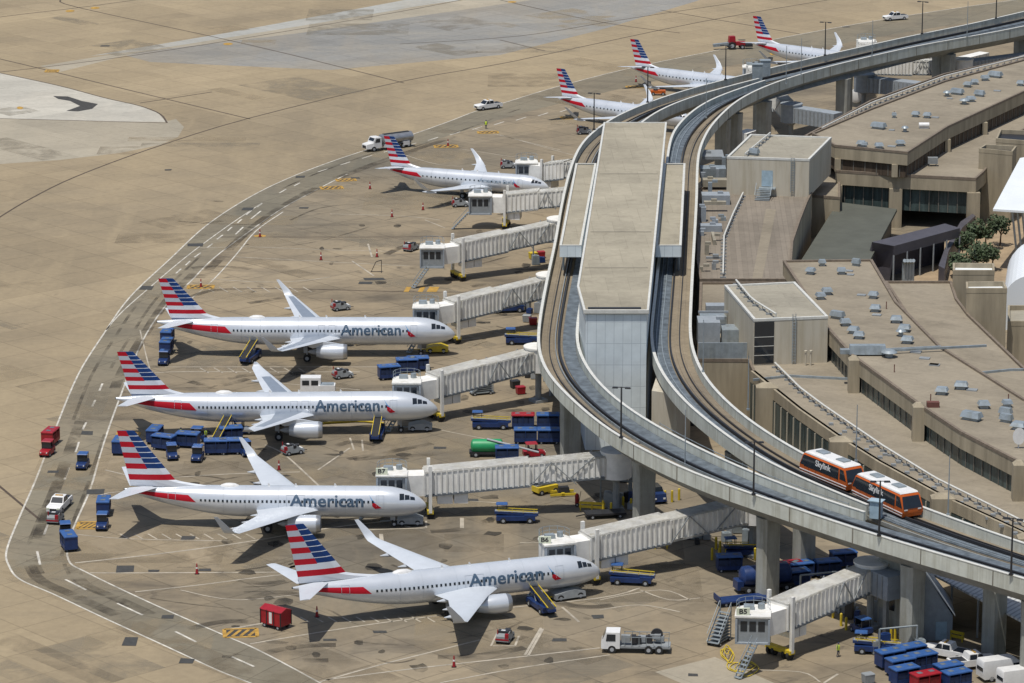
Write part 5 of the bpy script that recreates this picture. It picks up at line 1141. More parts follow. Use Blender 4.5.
    if sign:
        S_ = Matrix.Translation((L + 4.1, 0, zc)) @ Matrix.Rotation(R(-90) - h + math.pi / 2, 4, 'Z'); mb = MB(); mb.T = S_; mb.box((-1.25, -1.6, 3.42), (1.5, .25, .8)); sg = mb.build('gate_sign', 'signface', r, False)
        me, xa, xb, lo, hi = text_mesh(sign, 1.0, .03); me.transform(Matrix.Translation((-1.25 - (xa + xb) / 2 * .9, 0, 0)) @ Matrix.Diagonal((.9, 1, 1, 1)))
        for v in me.vertices: v.co = S_ @ Vector((v.co.x, -1.74, 3.14 + (v.co.y - lo) * .80))
        me.materials.clear(); me.materials.append(M['dark']); t = bpy.data.objects.new('lettering', me); COL.objects.link(t); t.parent = sg
    return r
M['bridge'].node_tree.nodes['Principled BSDF'].inputs['Roughness'].default_value = .75
M['bridgetop'].node_tree.nodes['Principled BSDF'].inputs['Roughness'].default_value = .7
M['signface'] = mat('sign_face', (.62, .66, .52), .5, var=.04)
bridge((742, 511), (585, 547), 4.6, 3.1, 'boarding bridge signed B6, its cab above the nose of the nearest airliner', 'B6', -72, (775, 508))
bridge((604, 465), (424, 482), 4.8, 3.1, 'boarding bridge signed B7, reaching left from the pier to the airliner in the middle row', 'B7', -90, (640, 450), split=.42)
bridge((529, 361), (432, 386), 4.8, 3.5, 'boarding bridge at the nose of the airliner with a loader at its front hold', None, -90, (560, 350))
bridge((541, 288), (449, 311), 4.8, 3.5, 'boarding bridge with its cab behind the nose of the uppermost airliner of the row', None, -90, (575, 280))
bridge((551, 231), (455, 252), 4.8, 3.2, 'boarding bridge of the empty gate, its cab open to the ramp with yellow wheels below', None, -90, (585, 222))
bridge((574, 196), (504, 203), 4.6, 3.0, 'boarding bridge in front of the regional jet beside the station canopy', None, -90, (600, 192))
bridge((583, 168), (546, 172), 4.6, 3.0, 'boarding bridge behind the nose of the regional jet nearest the station', None, -90, (605, 166), split=.4)
bridge((862, 580), (778, 616), 4.8, 3.6, 'boarding bridge signed B5 at the lower right, reaching from under the guideway', 'B5', -95, (897, 588), split=.46)
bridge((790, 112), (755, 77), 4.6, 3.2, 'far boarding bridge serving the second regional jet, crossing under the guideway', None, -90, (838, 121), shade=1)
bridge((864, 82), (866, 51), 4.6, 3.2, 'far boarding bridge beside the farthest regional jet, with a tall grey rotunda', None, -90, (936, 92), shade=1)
bridge((955, 68), (872, 66), 4.6, 4.2, 'long pale boarding bridge seen under the far guideway', None, 160, (1030, 60), cab=False)
# ------------------------------------------------------------------ ground vehicles (front is +x, wheels on z = 0)
M['curtain_dkblue'] = mat('cart_curtain_navy', (.014, .030, .085), .7, var=.3, scale=2.5); M['curtain_vred'] = mat('cart_curtain_red', (.22, .015, .015), .7, var=.3, scale=2.5)
def wheels(r, xs, y, rad, w_=.25, name='wheel'):
    for x in xs:
        for s in (-1, 1): mb = MB(); mb.cyl((x, s * y - w_ / 2, rad), (x, s * y + w_ / 2, rad), rad, n=12); mb.cyl((x, s * (y + w_ / 2 + .01) - .01, rad), (x, s * (y + w_ / 2 + .01) + .01, rad), rad * .5, n=10, m=1); mb.build(name, ['rubber', 'gear'], r, 30)
def mk_cart(body='dkblue', top='cartblue', L=3.1, W=1.65, H=2.15, openside=True):
    r = empty('baggage_cart'); r['category'] = 'baggage cart'
    mb = MB(); mb.b6(-L / 2, L / 2, -W / 2, W / 2, .38, .55); mb.build('chassis', body, r, False)
    mb = MB(); mb.b6(-L / 2, -L / 2 + .06, -W / 2, W / 2, .55, H - .2); mb.b6(L / 2 - .06, L / 2, -W / 2, W / 2, .55, H - .2); mb.b6(-.03, .03, -W / 2 + .05, W / 2 - .05, .55, H - .2)
    for s in (-1, 1):
        mb.b6(-L / 2 + .06, L / 2 - .06, s * (W / 2 - .03) - .02, s * (W / 2 - .03) + .02, .55, .85)
        for x in (-L / 2 + .1, 0, L / 2 - .1): mb.b6(x - .04, x + .04, s * W / 2 - .04, s * W / 2 + .02, .55, H - .2)
    mb.build('side_panel', body, r, False)
    mb = MB()
    for k in range(4):
        x = -L / 2 + .45 + k * (L - .9) / 3; mb.box((x, 0, .55 + .58), (.82, W * .94, 1.0))
    mb.build('curtain', 'curtain_' + body, r, False)
    mb = MB(); mb.loft([[(-L / 2 - .08 + e, -W / 2 - .05 + e, z), (L / 2 + .08 - e, -W / 2 - .05 + e, z), (L / 2 + .08 - e, W / 2 + .05 - e, z), (-L / 2 - .08 + e, W / 2 + .05 - e, z)] for z, e in ((H - .2, 0), (H - .08, .02), (H, .18))]); rf = mb.build('roof', top, r, False)
    mb = MB()
    for x in (-L / 4, L / 4): mb.box((x, 0, H + .012), (.6, .6, .02))
    mb.build('roof_decal', 'bluedeck', rf, False)
    mb = MB(); mb.bar((L / 2, 0, .42), (L / 2 + .8, 0, .35), .1, .08); mb.build('tow_bar', 'dark', r, False); wheels(r, (-L / 2 + .5, L / 2 - .5), W / 2 - .15, .24, .16)
    return r
def mk_tug(col='dkblue', top='cartblue'):
    r = empty('baggage_tug'); r['category'] = 'tug'
    mb = MB(); mb.loft([[(x, -w_, z0), (x, w_, z0), (x, w_ * .92, z1), (x, -w_ * .92, z1)] for x, w_, z0, z1 in ((-1.5, .7, .35, .95), (-.6, .75, .3, .95), (.1, .75, .3, .98), (1.1, .72, .32, .92), (1.5, .62, .4, .75))]); mb.build('body', col, r, False)
    mb = MB(); mb.box((-.45, 0, 1.05), (.55, 1.1, .2)); mb.box((-.75, 0, 1.35), (.14, 1.1, .55)); mb.build('seat', 'dark', r, False)
    mb = MB()
    for x in (-1.0, .3):
        for s in (-1, 1): mb.bar((x, s * .62, .9), (x, s * .62, 1.95), .07, .07)
    cf = mb.build('canopy_frame', 'dark', r, False); mb = MB(); mb.box((-.35, 0, 2.0), (1.6, 1.4, .1), 0, taper=(.9, .9)); mb.build('canopy', top, r, False)
    mb = MB(); mb.poly([(.33, -.6, 1.0), (.33, .6, 1.0), (.31, .6, 1.9), (.31, -.6, 1.9)]); mb.build('windscreen', 'glass', r, False)
    for s in (-1, 1): mb = MB(); mb.cyl((1.42, s * .42, .72), (1.53, s * .42, .72), .09, n=8); mb.build('headlight', 'white', r, False)
    wheels(r, (-.95, .95), .62, .33, .2); return r
def mk_loader(ang=0, rear=0., L=7.0, raised=False, canopy=True):
    r = empty('belt_loader'); r['category'] = 'belt loader'
    mb = MB(); mb.b6(-2.4, 2.6, -.85, .85, .42, 1.0); mb.b6(1.2, 2.6, -.85, -.2, .95, 1.25); mb.b6(-2.6, -1.0, .2, .85, .95, 1.15); mb.build('chassis', 'dkblue', r, False)
    a = R(ang); x0 = -L / 2; z0 = .95 if not raised else .75
    def q(t, y, dz=0): return (x0 + L * t * math.cos(a), y, z0 + L * t * math.sin(a) + dz)
    mb = MB(); mb.loft([[q(t, -.15 + .48, .0), q(t, .15 + .0 - .63, .0), q(t, -.48, .28), q(t, .48, .28)][::1] for t in (0, 1)]); mb = MB()
    mb.loft([[q(t, -.5), q(t, .5), q(t, .5, .3), q(t, -.5, .3)] for t in (0, 1)]); cv = mb.build('conveyor', 'dkblue', r, False)
    mb = MB(); mb.loft([[q(t, -.38, .31), q(t, .38, .31), q(t, .38, .35), q(t, -.38, .35)] for t in (.01, .99)]); mb.build('belt', 'grey' if not raised else 'rubber', cv, False)
    for s in (-1, 1):
        mb = MB(); mb.bar(q(.02, s * .52, .55), q(.95, s * .52, .55), .08, .10)
        for t in (.1, .35, .6, .9): mb.bar(q(t, s * .52, .3), q(t, s * .52, .6), .06, .06)
        mb.build('side_rail', 'yellow', cv, False)
    if raised:
        mb = MB(); mb.bar((.6, .4, .9), q(.68, .4, .0), .14, .14); mb.bar((.6, -.4, .9), q(.68, -.4, .0), .14, .14); mb.build('lift_arm', 'grey', r, False)
    if canopy:
        mb = MB()
        for x in (1.3, 2.45):
            for y in (-.8, -.05): mb.bar((x, y, 1.2), (x, y, 2.3), .07, .07)
        mb.build('canopy_frame', 'dark', r, False); mb = MB(); mb.box((1.87, -.42, 2.35), (1.5, 1.1, .12), 0, taper=(.9, .9)); mb.build('canopy', 'cartblue', r, False)
    mb = MB(); mb.box((1.8, -.5, 1.35), (.45, .5, .35)); mb.build('seat', 'dark', r, False); wheels(r, (-1.7, 1.7), .78, .4, .26); return r
def mk_pickup():
    r = empty('pickup_truck'); r['category'] = 'pickup truck'
    mb = MB(); W = .98
    def s(x, z0, z1, w_=W): return [(x, -w_, z0), (x, w_, z0), (x, w_ * .97, z1), (x, -w_ * .97, z1)]
    mb.loft([s(-2.9, .55, 1.05), s(-2.8, .42, 1.12), s(-.95, .42, 1.15), s(-.9, .42, 1.15), s(1.1, .42, 1.15), s(2.6, .45, 1.08), s(2.9, .5, .9, .9)]); mb.build('body', 'white', r, 30)
    mb = MB(); mb.loft([[(-1.0, -.9, 1.12), (1.35, -.9, 1.12), (1.35, .9, 1.12), (-1.0, .9, 1.12)], [(-.8, -.78, 1.82), (.6, -.78, 1.85), (.6, .78, 1.85), (-.8, .78, 1.82)]]); cb_ = mb.build('cab', 'white', r, 25)
    mb = MB(); mb.poly([(1.28, -.8, 1.2), (1.28, .8, 1.2), (.68, .7, 1.8), (.68, -.7, 1.8)]); mb.build('windscreen', 'glass', cb_, False)
    for sd in (-1, 1):
        for (x0, x1) in ((-.82, .08), (.16, 1.0)): mb = MB(); mb.poly([(x0, sd * .905, 1.2), (x1 + .05, sd * .905, 1.2), (x1 - .3 if x1 > .5 else x1, sd * .805, 1.76), (x0 + .05, sd * .805, 1.76)]); mb.build('side_window', 'glass', cb_, False)
    mb = MB(); mb.poly([(-2.7, -.78, 1.16), (-1.1, -.78, 1.16), (-1.1, .78, 1.16), (-2.7, .78, 1.16)]); mb.build('load_bed', 'dark', r, False)
    for sd in (-1, 1): mb = MB(); mb.box((2.86, sd * .68, .86), (.12, .34, .2)); mb.build('headlight', 'signface', r, False)
    mb = MB(); mb.box((2.9, 0, .75), (.06, .9, .3)); mb.build('grille', 'dark', r, False); mb = MB(); mb.box((0, 0, 1.9), (.2, 1.0, .12)); mb.build('light_bar', 'line_yellow', cb_, False)
    wheels(r, (-1.85, 1.85), .86, .4, .26); return r
def mk_van():
    r = empty('van'); r['category'] = 'van'; mb = MB()
    def s(x, z0, z1, w_=1.0, k=.86): return [(x, -w_, z0), (x, w_, z0), (x, w_, (z0 + z1) * .55), (x, w_ * k, z1), (x, -w_ * k, z1), (x, -w_, (z0 + z1) * .55)]
    mb.loft([s(-2.8, .5, 2.35), s(-2.7, .4, 2.5), s(1.2, .4, 2.5), s(1.7, .4, 2.2), s(2.25, .4, 1.45, .98, .9), s(2.75, .45, 1.1, .9, .9)]); mb.build('body', 'white', r, 35)
    mb = MB(); mb.poly([(2.28, -.82, 1.5), (2.28, .82, 1.5), (1.68, .78, 2.25), (1.68, -.78, 2.25)]); mb.build('windscreen', 'glass', r, False)
    mb = MB(); mb.poly([(-2.83, -.75, 1.3), (-2.83, .75, 1.3), (-2.77, .7, 2.1), (-2.77, -.7, 2.1)]); mb.build('rear_window', 'glass', r, False)
    for sd in (-1, 1): mb = MB(); mb.poly([(.9, sd * 1.01, 1.4), (1.9, sd * 1.01, 1.4), (1.6, sd * .95, 2.0), (.9, sd * .95, 2.0)]); mb.build('side_window', 'glass', r, False)
    for sd in (-1, 1): mb = MB(); mb.box((2.7, sd * .65, .9), (.12, .34, .22)); mb.build('headlight', 'signface', r, False)
    wheels(r, (-1.8, 1.8), .88, .36, .24); return r
def mk_tanker():
    r = empty('fuel_tanker'); r['category'] = 'fuel truck'
    mb = MB(); mb.b6(-5.4, 4.0, -.45, .45, .7, 1.0); mb.build('chassis', 'grey', r, False)
    mb = MB(); mb.loft([[(x, -w_, z0), (x, w_, z0), (x, w_ * .96, z1), (x, -w_ * .96, z1)] for x, w_, z0, z1 in ((1.6, 1.1, .7, 2.6), (2.9, 1.1, .6, 2.65), (3.3, 1.1, .6, 2.0), (3.4, 1.05, .6, 1.65), (4.7, .9, .6, 1.45), (4.8, .85, .7, 1.2))]); cb_ = mb.build('cab', 'white', r, 25)
    mb = MB(); mb.poly([(3.33, -.9, 1.98), (3.33, .9, 1.98), (2.96, .88, 2.55), (2.96, -.88, 2.55)]); mb.build('windscreen', 'glass', cb_, False)
    for sd in (-1, 1): mb = MB(); mb.poly([(1.95, sd * 1.1, 1.7), (3.05, sd * 1.1, 1.7), (2.8, sd * 1.08, 2.4), (1.95, sd * 1.08, 2.4)]); mb.build('side_window', 'glass', cb_, False)
    mb = MB(); mb.box((4.83, 0, 1.0), (.06, 1.2, .5)); mb.build('grille', 'dark', cb_, False)
    mb = MB(); pr = [j * math.pi / 10 for j in range(20)]
    mb.loft([[(x, 1.2 * k * math.cos(t), 1.95 + .95 * k * math.sin(t)) for t in pr] for x, k in ((-5.6, .8), (-5.45, 1), (1.0, 1), (1.15, .8))]); tk = mb.build('tank', 'metal', r, 40)
    mb = MB(); mb.b6(-5.0, .6, -.35, .35, 2.9, 2.96); mb.build('walkway', 'dark', tk, False); mb = MB(); mb.b6(-4.6, -3.2, -1.15, 1.15, .55, 1.3); mb.b6(-.2, .9, -1.15, 1.15, .55, 1.2); mb.build('locker', 'white', r, False)
    wheels(r, (-4.4, -3.2, 3.3), .95, .5, .35); return r
def mk_gpu():
    r = empty('service_cart'); r['category'] = 'service cart'
    mb = MB(); mb.loft([[(x, -.8, .35), (x, .8, .35), (x, .7, z), (x, -.7, z)] for x, z in ((-1.4, .95), (-1.2, 1.25), (.3, 1.35), (.9, .9), (1.45, .75))]); mb.build('housing', 'grey', r, False)
    mb = MB(); mb.b6(-1.0, -.3, -.6, .6, 1.28, 1.5); mb.b6(.2, .8, -.5, .1, 1.1, 1.35); mb.b6(-.2, .25, -.74, .74, .6, 1.36); mb.build('engine_cover', 'dark', r, False)
    mb = MB(); mb.b6(-1.45, -1.1, -.75, -.35, .8, 1.3); mb.b6(-1.42, -1.35, -.8, .8, .5, .7); mb.build('red_panel', 'vred', r, False)
    mb = MB(); mb.b6(1.0, 1.35, -.5, .5, .78, .84); mb.b6(-.8, -.5, -.25, .25, 1.5, 1.55); mb.build('white_panel', 'white', r, False)
    mb = MB(); mb.cyl((-1.2, .55, 1.2), (-1.2, .55, 1.75), .07, n=6); mb.build('beacon', 'vred', r, False); mb = MB(); mb.bar((1.4, 0, .4), (2.2, 0, .3), .1, .08); mb.build('tow_bar', 'dark', r, False)
    wheels(r, (-.9, .9), .7, .32, .2); return r
def mk_service_truck():
    r = empty('service_truck'); r['category'] = 'service truck'
    mb = MB(); mb.b6(-4.2, 3.2, -1.0, 1.0, .65, .9); mb.build('chassis', 'grey', r, False)
    mb = MB(); mb.loft([[(x, -1.1, z0), (x, 1.1, z0), (x, 1.0, z1), (x, -1.0, z1)] for x, z0, z1 in ((1.6, .6, 2.5), (3.2, .55, 2.5), (3.6, .55, 1.6), (3.75, .6, 1.3))]); cb_ = mb.build('cab', 'white', r, 25)
    mb = MB(); mb.poly([(3.27, -.85, 2.4), (3.27, .85, 2.4), (3.62, .9, 1.65), (3.62, -.9, 1.65)]); mb.build('windscreen', 'glass', cb_, False)
    for sd in (-1, 1): mb = MB(); mb.poly([(2.1, sd * 1.09, 1.5), (3.2, sd * 1.09, 1.5), (3.1, sd * 1.04, 2.3), (2.1, sd * 1.04, 2.3)]); mb.build('side_window', 'glass', cb_, False)
    for k in range(9):
        mb = MB(); x = random.uniform(-3.8, 1.0); mb.box((x, random.uniform(-.6, .6), 1.3 + random.uniform(-.2, .5)), (random.uniform(.5, 1.1), random.uniform(.5, .9), random.uniform(.5, .9)), 0, random.uniform(-.2, .2)); mb.build('machinery', random.choice(['grey', 'galv', 'grey', 'dark', 'gear']), r, False)
    mb = MB()
    for k in range(7): x = -4 + k * .85; mb.bar((x, -1, .9), (x, -1, 2.0), .06, .06); mb.bar((x, 1, .9), (x, 1, 2.0), .06, .06)
    mb.bar((-4.1, -1, 2.0), (1.2, -1, 2.0), .07, .07); mb.bar((-4.1, 1, 2.0), (1.2, 1, 2.0), .07, .07); mb.build('guard_rail', 'galv', r, False)
    mb = MB(); mb.cyl((-2.6, -.7, 1.9), (-2.6, -.35, 1.9), .7, n=16); mb.cyl((-2.6, -.75, 1.9), (-2.6, -.3, 1.9), .35, n=12); mb.build('hose_reel', 'dark', r, 30); wheels(r, (-2.9, -1.7, 2.5), .95, .48, .3); return r
cartB, cartR, tugB, tugR = mk_cart(), mk_cart('vred', 'vred'), mk_tug(), mk_tug('vred', 'vred')
cartBR = mk_cart('dkblue', 'vred'); ldr, pick, van, gpu, strk = mk_loader(3, L=5.6), mk_pickup(), mk_van(), mk_gpu(), mk_service_truck()
pick['category'] = 'pickup truck'
def put(proto, u, v, deg, label, group=None): p = at(u, v); return place(proto, (p.x, p.y, 0), R(deg), label, group)
CG, TG, LG, GG = 'baggage carts on the ramp', 'baggage tugs', 'blue belt loaders', 'grey service carts'
put(tugR, 47.3, 455, -102, 'red tug on the service road pulling a covered red cart', TG); put(cartR, 50.8, 444, -102, 'covered red cart hitched behind the red tug on the service road', CG)
put(tugB, 82.7, 468, -95, 'lone blue tug driving down the middle of the service road', TG)
put(pick, 59.6, 509, -100, 'white pickup truck on the service road, just above a small machinery trailer', 'white pickup trucks')
put(gpu, 55.5, 522, 80, 'small machinery trailer ahead of the white pickup on the service road', GG)
put(tugB, 65.5, 536.5, 100, 'blue tug on the road bend, at the head of the lowest cart pair', TG); put(cartB, 69, 549, 108, 'blue cart on the inner bend of the service road, behind a tug', CG)
put(cartB, 103.8, 514, 92, 'blue cart with bright roof between the road and the tail of the B7 airliner', CG); put(tugB, 102.3, 528.5, -90, 'dark blue tug standing below the cart by the B7 airliner tail', TG)
put(cartB, 167.5, 343, 85, 'rear one of two blue carts under the tail of the uppermost row airliner', CG); put(cartB, 166.5, 353, 85, 'front one of two blue carts under the tail of the uppermost row airliner', CG); put(tugB, 164, 364, -95, 'blue tug ahead of two carts below the uppermost row airliner tail', TG)
put(cartB, 155, 442, 80, 'small blue cart leftmost in the cluster below the middle airliner tail', CG); put(cartB, 164, 449.5, -22, 'long blue cart at the left of the cluster below the middle airliner tail', CG); put(tugB, 172, 458.5, -80, 'leftmost tug of the cluster, pulling the long left cart', TG)
put(cartB, 188, 447, -12, 'blue cart in the middle of the cluster under the middle airliner', CG); put(tugB, 197.5, 460.5, -95, 'tug in the middle of the cluster, nearest the camera', TG); put(tugB, 195, 441, 170, 'tug half hidden behind the middle cart of the cluster', TG)
put(cartB, 216, 454, 3, 'blue cart at the foot of the raised belt loader, left of two in a row', CG); put(cartB, 230, 453.5, 3, 'blue cart right of another at the foot of the raised belt loader', CG); put(cartB, 231, 441, 12, 'blue cart with pale roof behind the pair at the raised belt loader', CG)
put(tugB, 246, 455, -70, 'tug at the right end of the cluster, beside the wing tip', TG); put(tugB, 241, 434, 20, 'tug in shadow under the wing root of the middle airliner', TG)
put(cartB, 120, 453, 85, 'dark blue cart partly hidden by the fin of the B7 airliner', CG)
put(cartB, 389, 379, 15, 'blue cart left of the bridge cab above the middle airliner', CG); put(cartB, 407, 372, 8, 'blue cart behind the bridge cab, left of a matching one', CG); put(cartB, 418, 370.5, 8, 'blue cart behind the bridge cab, right of a matching one', CG)
put(gpu, 340.5, 310, 25, 'grey service cart behind the uppermost row airliner, near its lettering', GG); put(gpu, 342.5, 378, 25, 'grey service cart between the two upper row airliners', GG); put(gpu, 292.5, 454, 30, 'grey service cart in front of the middle airliner engine', GG); put(gpu, 505, 641, 75, 'grey and red service cart parked in a painted box below the nearest airliner', GG)
put(gpu, 460, 206.5, 10, 'grey service cart under the regional jet wing beside a bridge cab', GG); put(gpu, 411, 250.5, 60, 'grey service cart left of the empty gate bridge cab', GG); put(gpu, 584, 134, 10, 'white and red service cart near the lamp post left of the station roof', GG); put(gpu, 508, 168, 5, 'grey service cart behind the nose of the nearest regional jet', GG)
put(ldr, 491, 428.5, 180, 'blue belt loader standing alone below the middle bridge', LG); put(ldr, 516.5, 522, 180, 'blue belt loader under the B7 bridge, alone on open concrete', LG); put(ldr, 632, 584, 172, 'blue belt loader right of the nearest airliner nose', LG); put(ldr, 877, 653, 172, 'blue belt loader beside the big pier at the lower right', LG)
put(ldr, 523, 344, 180, 'blue belt loader beyond the middle bridge rotunda', LG); put(ldr, 508, 312, 190, 'blue belt loader beneath the upper row bridge tunnel', LG); put(ldr, 746, 556, 190, 'blue belt loader by the yellow bollards between the piers', LG)
put(cartBR, 523, 428, 0, 'cart with a red roof behind the row of blue carts left of the pier', CG); put(cartB, 525.5, 443, 0, 'dark blue cart left of another, in front of the red roofed cart', CG); put(cartB, 549, 443, 0, 'dark blue cart beside the pier, right end of the front pair', CG); put(cartB, 548, 428, 0, 'blue cart beside the pier, behind the front pair', CG); put(cartB, 507, 461, 3, 'blue cart beside the green tank above the B7 bridge', CG)
put(tugR, 534, 457, 10, 'red tug above the B7 bridge, right of the blue cart', TG)
put(cartB, 729, 571, 5, 'dark blue cart in shadow left of the pier pair', CG); put(cartR, 790, 578, 20, 'red cart between the two central piers', CG); put(cartB, 796, 586, 20, 'pale blue roofed cart in front of the red cart between the piers', CG); put(cartB, 800, 578, 20, 'blue cart behind the right central pier', CG)
put(cartB, 827, 576, 15, 'blue cart right of the central piers, left of two', CG); put(cartB, 843, 567, 15, 'blue cart right of the central piers, right of two', CG); put(tugB, 861, 633, 120, 'dark blue tug in the shade by the service building', TG)
for i, (u, v) in enumerate(((889.5, 667), (911, 662), (900, 675), (922, 670), (904, 684))):
    put(cartB, u, v, 28, ['blue cart at the left of the five carts below the big pier', 'blue cart at the back of the five carts below the big pier', 'blue cart in the middle of the five carts below the big pier', 'blue cart at the right of the five carts below the big pier', 'blue cart at the front of the five carts, cut by the frame'][i], CG)
put(cartR, 925, 690, 28, 'red cart at the bottom frame edge in front of the blue carts', CG); put(cartB, 948, 681, 28, 'blue cart right of the red cart at the bottom edge', CG); put(cartB, 956, 688, 28, 'blue cart cut by the bottom edge, right of its twin', CG)
put(pick, 946, 657, 150, 'white pickup parked by the shed, nose toward the carts', 'white pickup trucks'); put(pick, 973, 667, 18, 'white pickup parked with its load bed toward the carts', 'white pickup trucks')
put(van, 1002, 678, 20, 'white van at the lower right, in full view', 'white vans'); put(van, 1022, 688, 20, 'white van cut by the lower right corner', 'white vans')
put(pick, 488, 109, -145, 'white pickup truck on the service road above the regional jet', 'white pickup trucks'); put(pick, 895, 20, -155, 'white pickup truck at the top right beyond the far guideway', 'white pickup trucks')
tk = mk_tanker(); h = head((372.5, 152), (396, 138)); put(tk, 386, 149, 214, 'white tanker truck with a silver tank on the service road'); tk['group'] = 'tankers'
put(strk, 634, 651, 176, 'white cabbed service truck loaded with grey machinery, a worker beside its cab')
# raised belt loaders at the holds
for i, (u0, v0, u1, v1, z, lb) in enumerate(((243, 366, 253, 343, 2.9, 'raised belt loader at the rear hold of the uppermost row airliner'), (216, 447, 223, 421, 3.0, 'raised belt loader at the rear hold of the middle airliner, carts around it'), (375, 444, 377, 416, 3.0, 'raised belt loader at the front hold of the middle airliner'), (552, 618, 533, 597, 2.3, 'raised dark belt loader at the front hold of the nearest airliner'))):
    a, b = at(u0, v0), at(u1, v1, z); d = Vector((b.x - a.x, b.y - a.y, 0)); Lh = min(9.0, max(6.5, d.length)); ang = math.degrees(math.atan2(z - .9, Lh)); h = R((74, 76, 86, 113)[i]); d = Vector((math.cos(h), math.sin(h), 0))
    o = mk_loader(ang, L=Lh + .3, raised=True, canopy=(i == 2)); c = a + d.normalized() * Lh / 2; o.location = (c.x, c.y, 0); o.rotation_euler.z = h; tag(o, lb, group=LG)
# other single things
def single(name, u, v, deg, label, cat, parts, group=None):
    p = at(u, v); r = tag(empty(name, (p.x, p.y, 0), R(deg)), label, cat, group)
    for nm, fn, m in parts: mb = MB(); fn(mb); mb.build(nm, m, r, 35)
    return r
def tank_prof(mb, r_, l, z, x=0): mb.loft([[(x + a * l / 2, r_ * k * math.cos(t), z + r_ * k * math.sin(t)) for t in [j * math.pi / 9 for j in range(18)]] for a, k in ((-1, .35), (-.96, .7), (-.88, .95), (-.7, 1), (.7, 1), (.88, .95), (.96, .7), (1, .35))])
t = single('tank_trailer', 487, 456, 0, 'green tank trailer with a white pipe above the B7 bridge', 'tank trailer', (('tank', lambda m: tank_prof(m, .95, 4.4, 1.45), 'green'), ('chassis', lambda m: m.b6(-2.4, 2.6, -.8, .8, .5, .8), 'dark'), ('pipe', lambda m: m.cyl((0, -.4, 2.5), (7.0, -2.0, 1.1), .15, n=8), 'gear'))); wheels(t, (-1.5, 1.5), .8, .4)
t = single('tank_trailer', 765, 590, 15, 'big dark blue tank trailer standing by the left central pier', 'tank trailer', (('tank', lambda m: tank_prof(m, 1.25, 6.5, 2.0), 'dkblue'), ('chassis', lambda m: m.b6(-3.4, 3.4, -1, 1, .5, .9), 'dark'), ('locker', lambda m: m.b6(-3.8, -3.0, -.9, .9, .5, 1.6), 'dkblue'))); wheels(t, (-2.4, -1.4, 2.4), .95, .45)
t = single('flatbed_dolly', 742, 603, 18, 'dark flatbed dolly in front of the blue tank trailer', 'dolly', (('bed', lambda m: m.b6(-3.2, 3.2, -1.1, 1.1, .5, .68), 'dkblue'), ('end_rail', lambda m: (m.b6(-3.25, -3.15, -1.1, 1.1, .68, 1.3), m.b6(3.15, 3.25, -1.1, 1.1, .68, 1.3)), 'dkblue'))); wheels(t, (-2.4, 2.4), .9, .3)
t = single('utility_truck', 545, 493, 35, 'small yellow utility loader under the B7 bridge', 'loader', (('body', lambda m: m.b6(-1.6, 1.6, -.8, .8, .4, 1.1), 'yellow'), ('boom', lambda m: m.bar((-1.4, 0, 1.2), (2.4, 0, 2.6), .7, .25), 'grey'), ('cab', lambda m: m.box((-1, .2, 1.5), (.9, .9, .9), 0, taper=(.8, .8)), 'galv'))); wheels(t, (-1.1, 1.1), .75, .36)
t = single('yellow_skid', 562, 495, 10, 'low yellow skid beside the small yellow loader', 'skid', (('frame', lambda m: (m.b6(-1.7, 1.7, -.9, -.7, .15, .45), m.b6(-1.7, 1.7, .7, .9, .15, .45), m.b6(-.2, .2, -.9, .9, .2, .5)), 'yellow'), ('load', lambda m: m.box((.2, 0, .8), (1.6, 1.0, .7), 0, taper=(.8, .8)), 'dark')))
t = single('cargo_dolly', 605, 517, 10, 'dark cargo dolly by the yellow barriers at the bridge column', 'dolly', (('bed', lambda m: m.b6(-2.6, 2.6, -1, 1, .5, .75), 'dark'), ('drawbar', lambda m: m.bar((-2.6, 0, .5), (-3.8, 0, .3), .12, .12), 'dark'))); wheels(t, (-1.8, 1.8), .85, .3)
t = single('tow_tractor', 567, 598, 25, 'low tow tractor under the nose of the nearest airliner, its bar at the nose wheel', 'tow tractor', (('body', lambda m: m.loft([[(x, -1.1, .3), (x, 1.1, .3), (x, 1.0, z), (x, -1.0, z)] for x, z in ((-2, .9), (-.5, 1.2), (.6, 1.3), (2, .9))]), 'grey'), ('tow_bar', lambda m: m.bar((-2, 0, .45), (-4.6, 0, .4), .12, .12), 'yellow'))); wheels(t, (-1.3, 1.3), .95, .42)
for (u, v, dg, lb) in ((437, 352, 0, 'yellow tow tractor under the nose of the uppermost row airliner'), (420, 430, 0, 'dark tow tractor under the nose of the middle airliner'), (410, 524, 0, 'dark tow tractor at the nose wheel of the B7 airliner')):
    c_ = 'yellow' if u == 437 else 'grey'
    t = single('tow_tractor', u, v, dg, lb, 'tow tractor', (('body', lambda m: m.loft([[(x, -1.1, .3), (x, 1.1, .3), (x, 1.0, z), (x, -1.0, z)] for x, z in ((-1.6, .8), (-.5, 1.1), (.6, 1.2), (1.7, .8))]), c_), ('tow_bar', lambda m: m.bar((-1.6, 0, .45), (-3.8, 0, .4), .12, .12), c_))); wheels(t, (-1.0, 1.0), .95, .4)
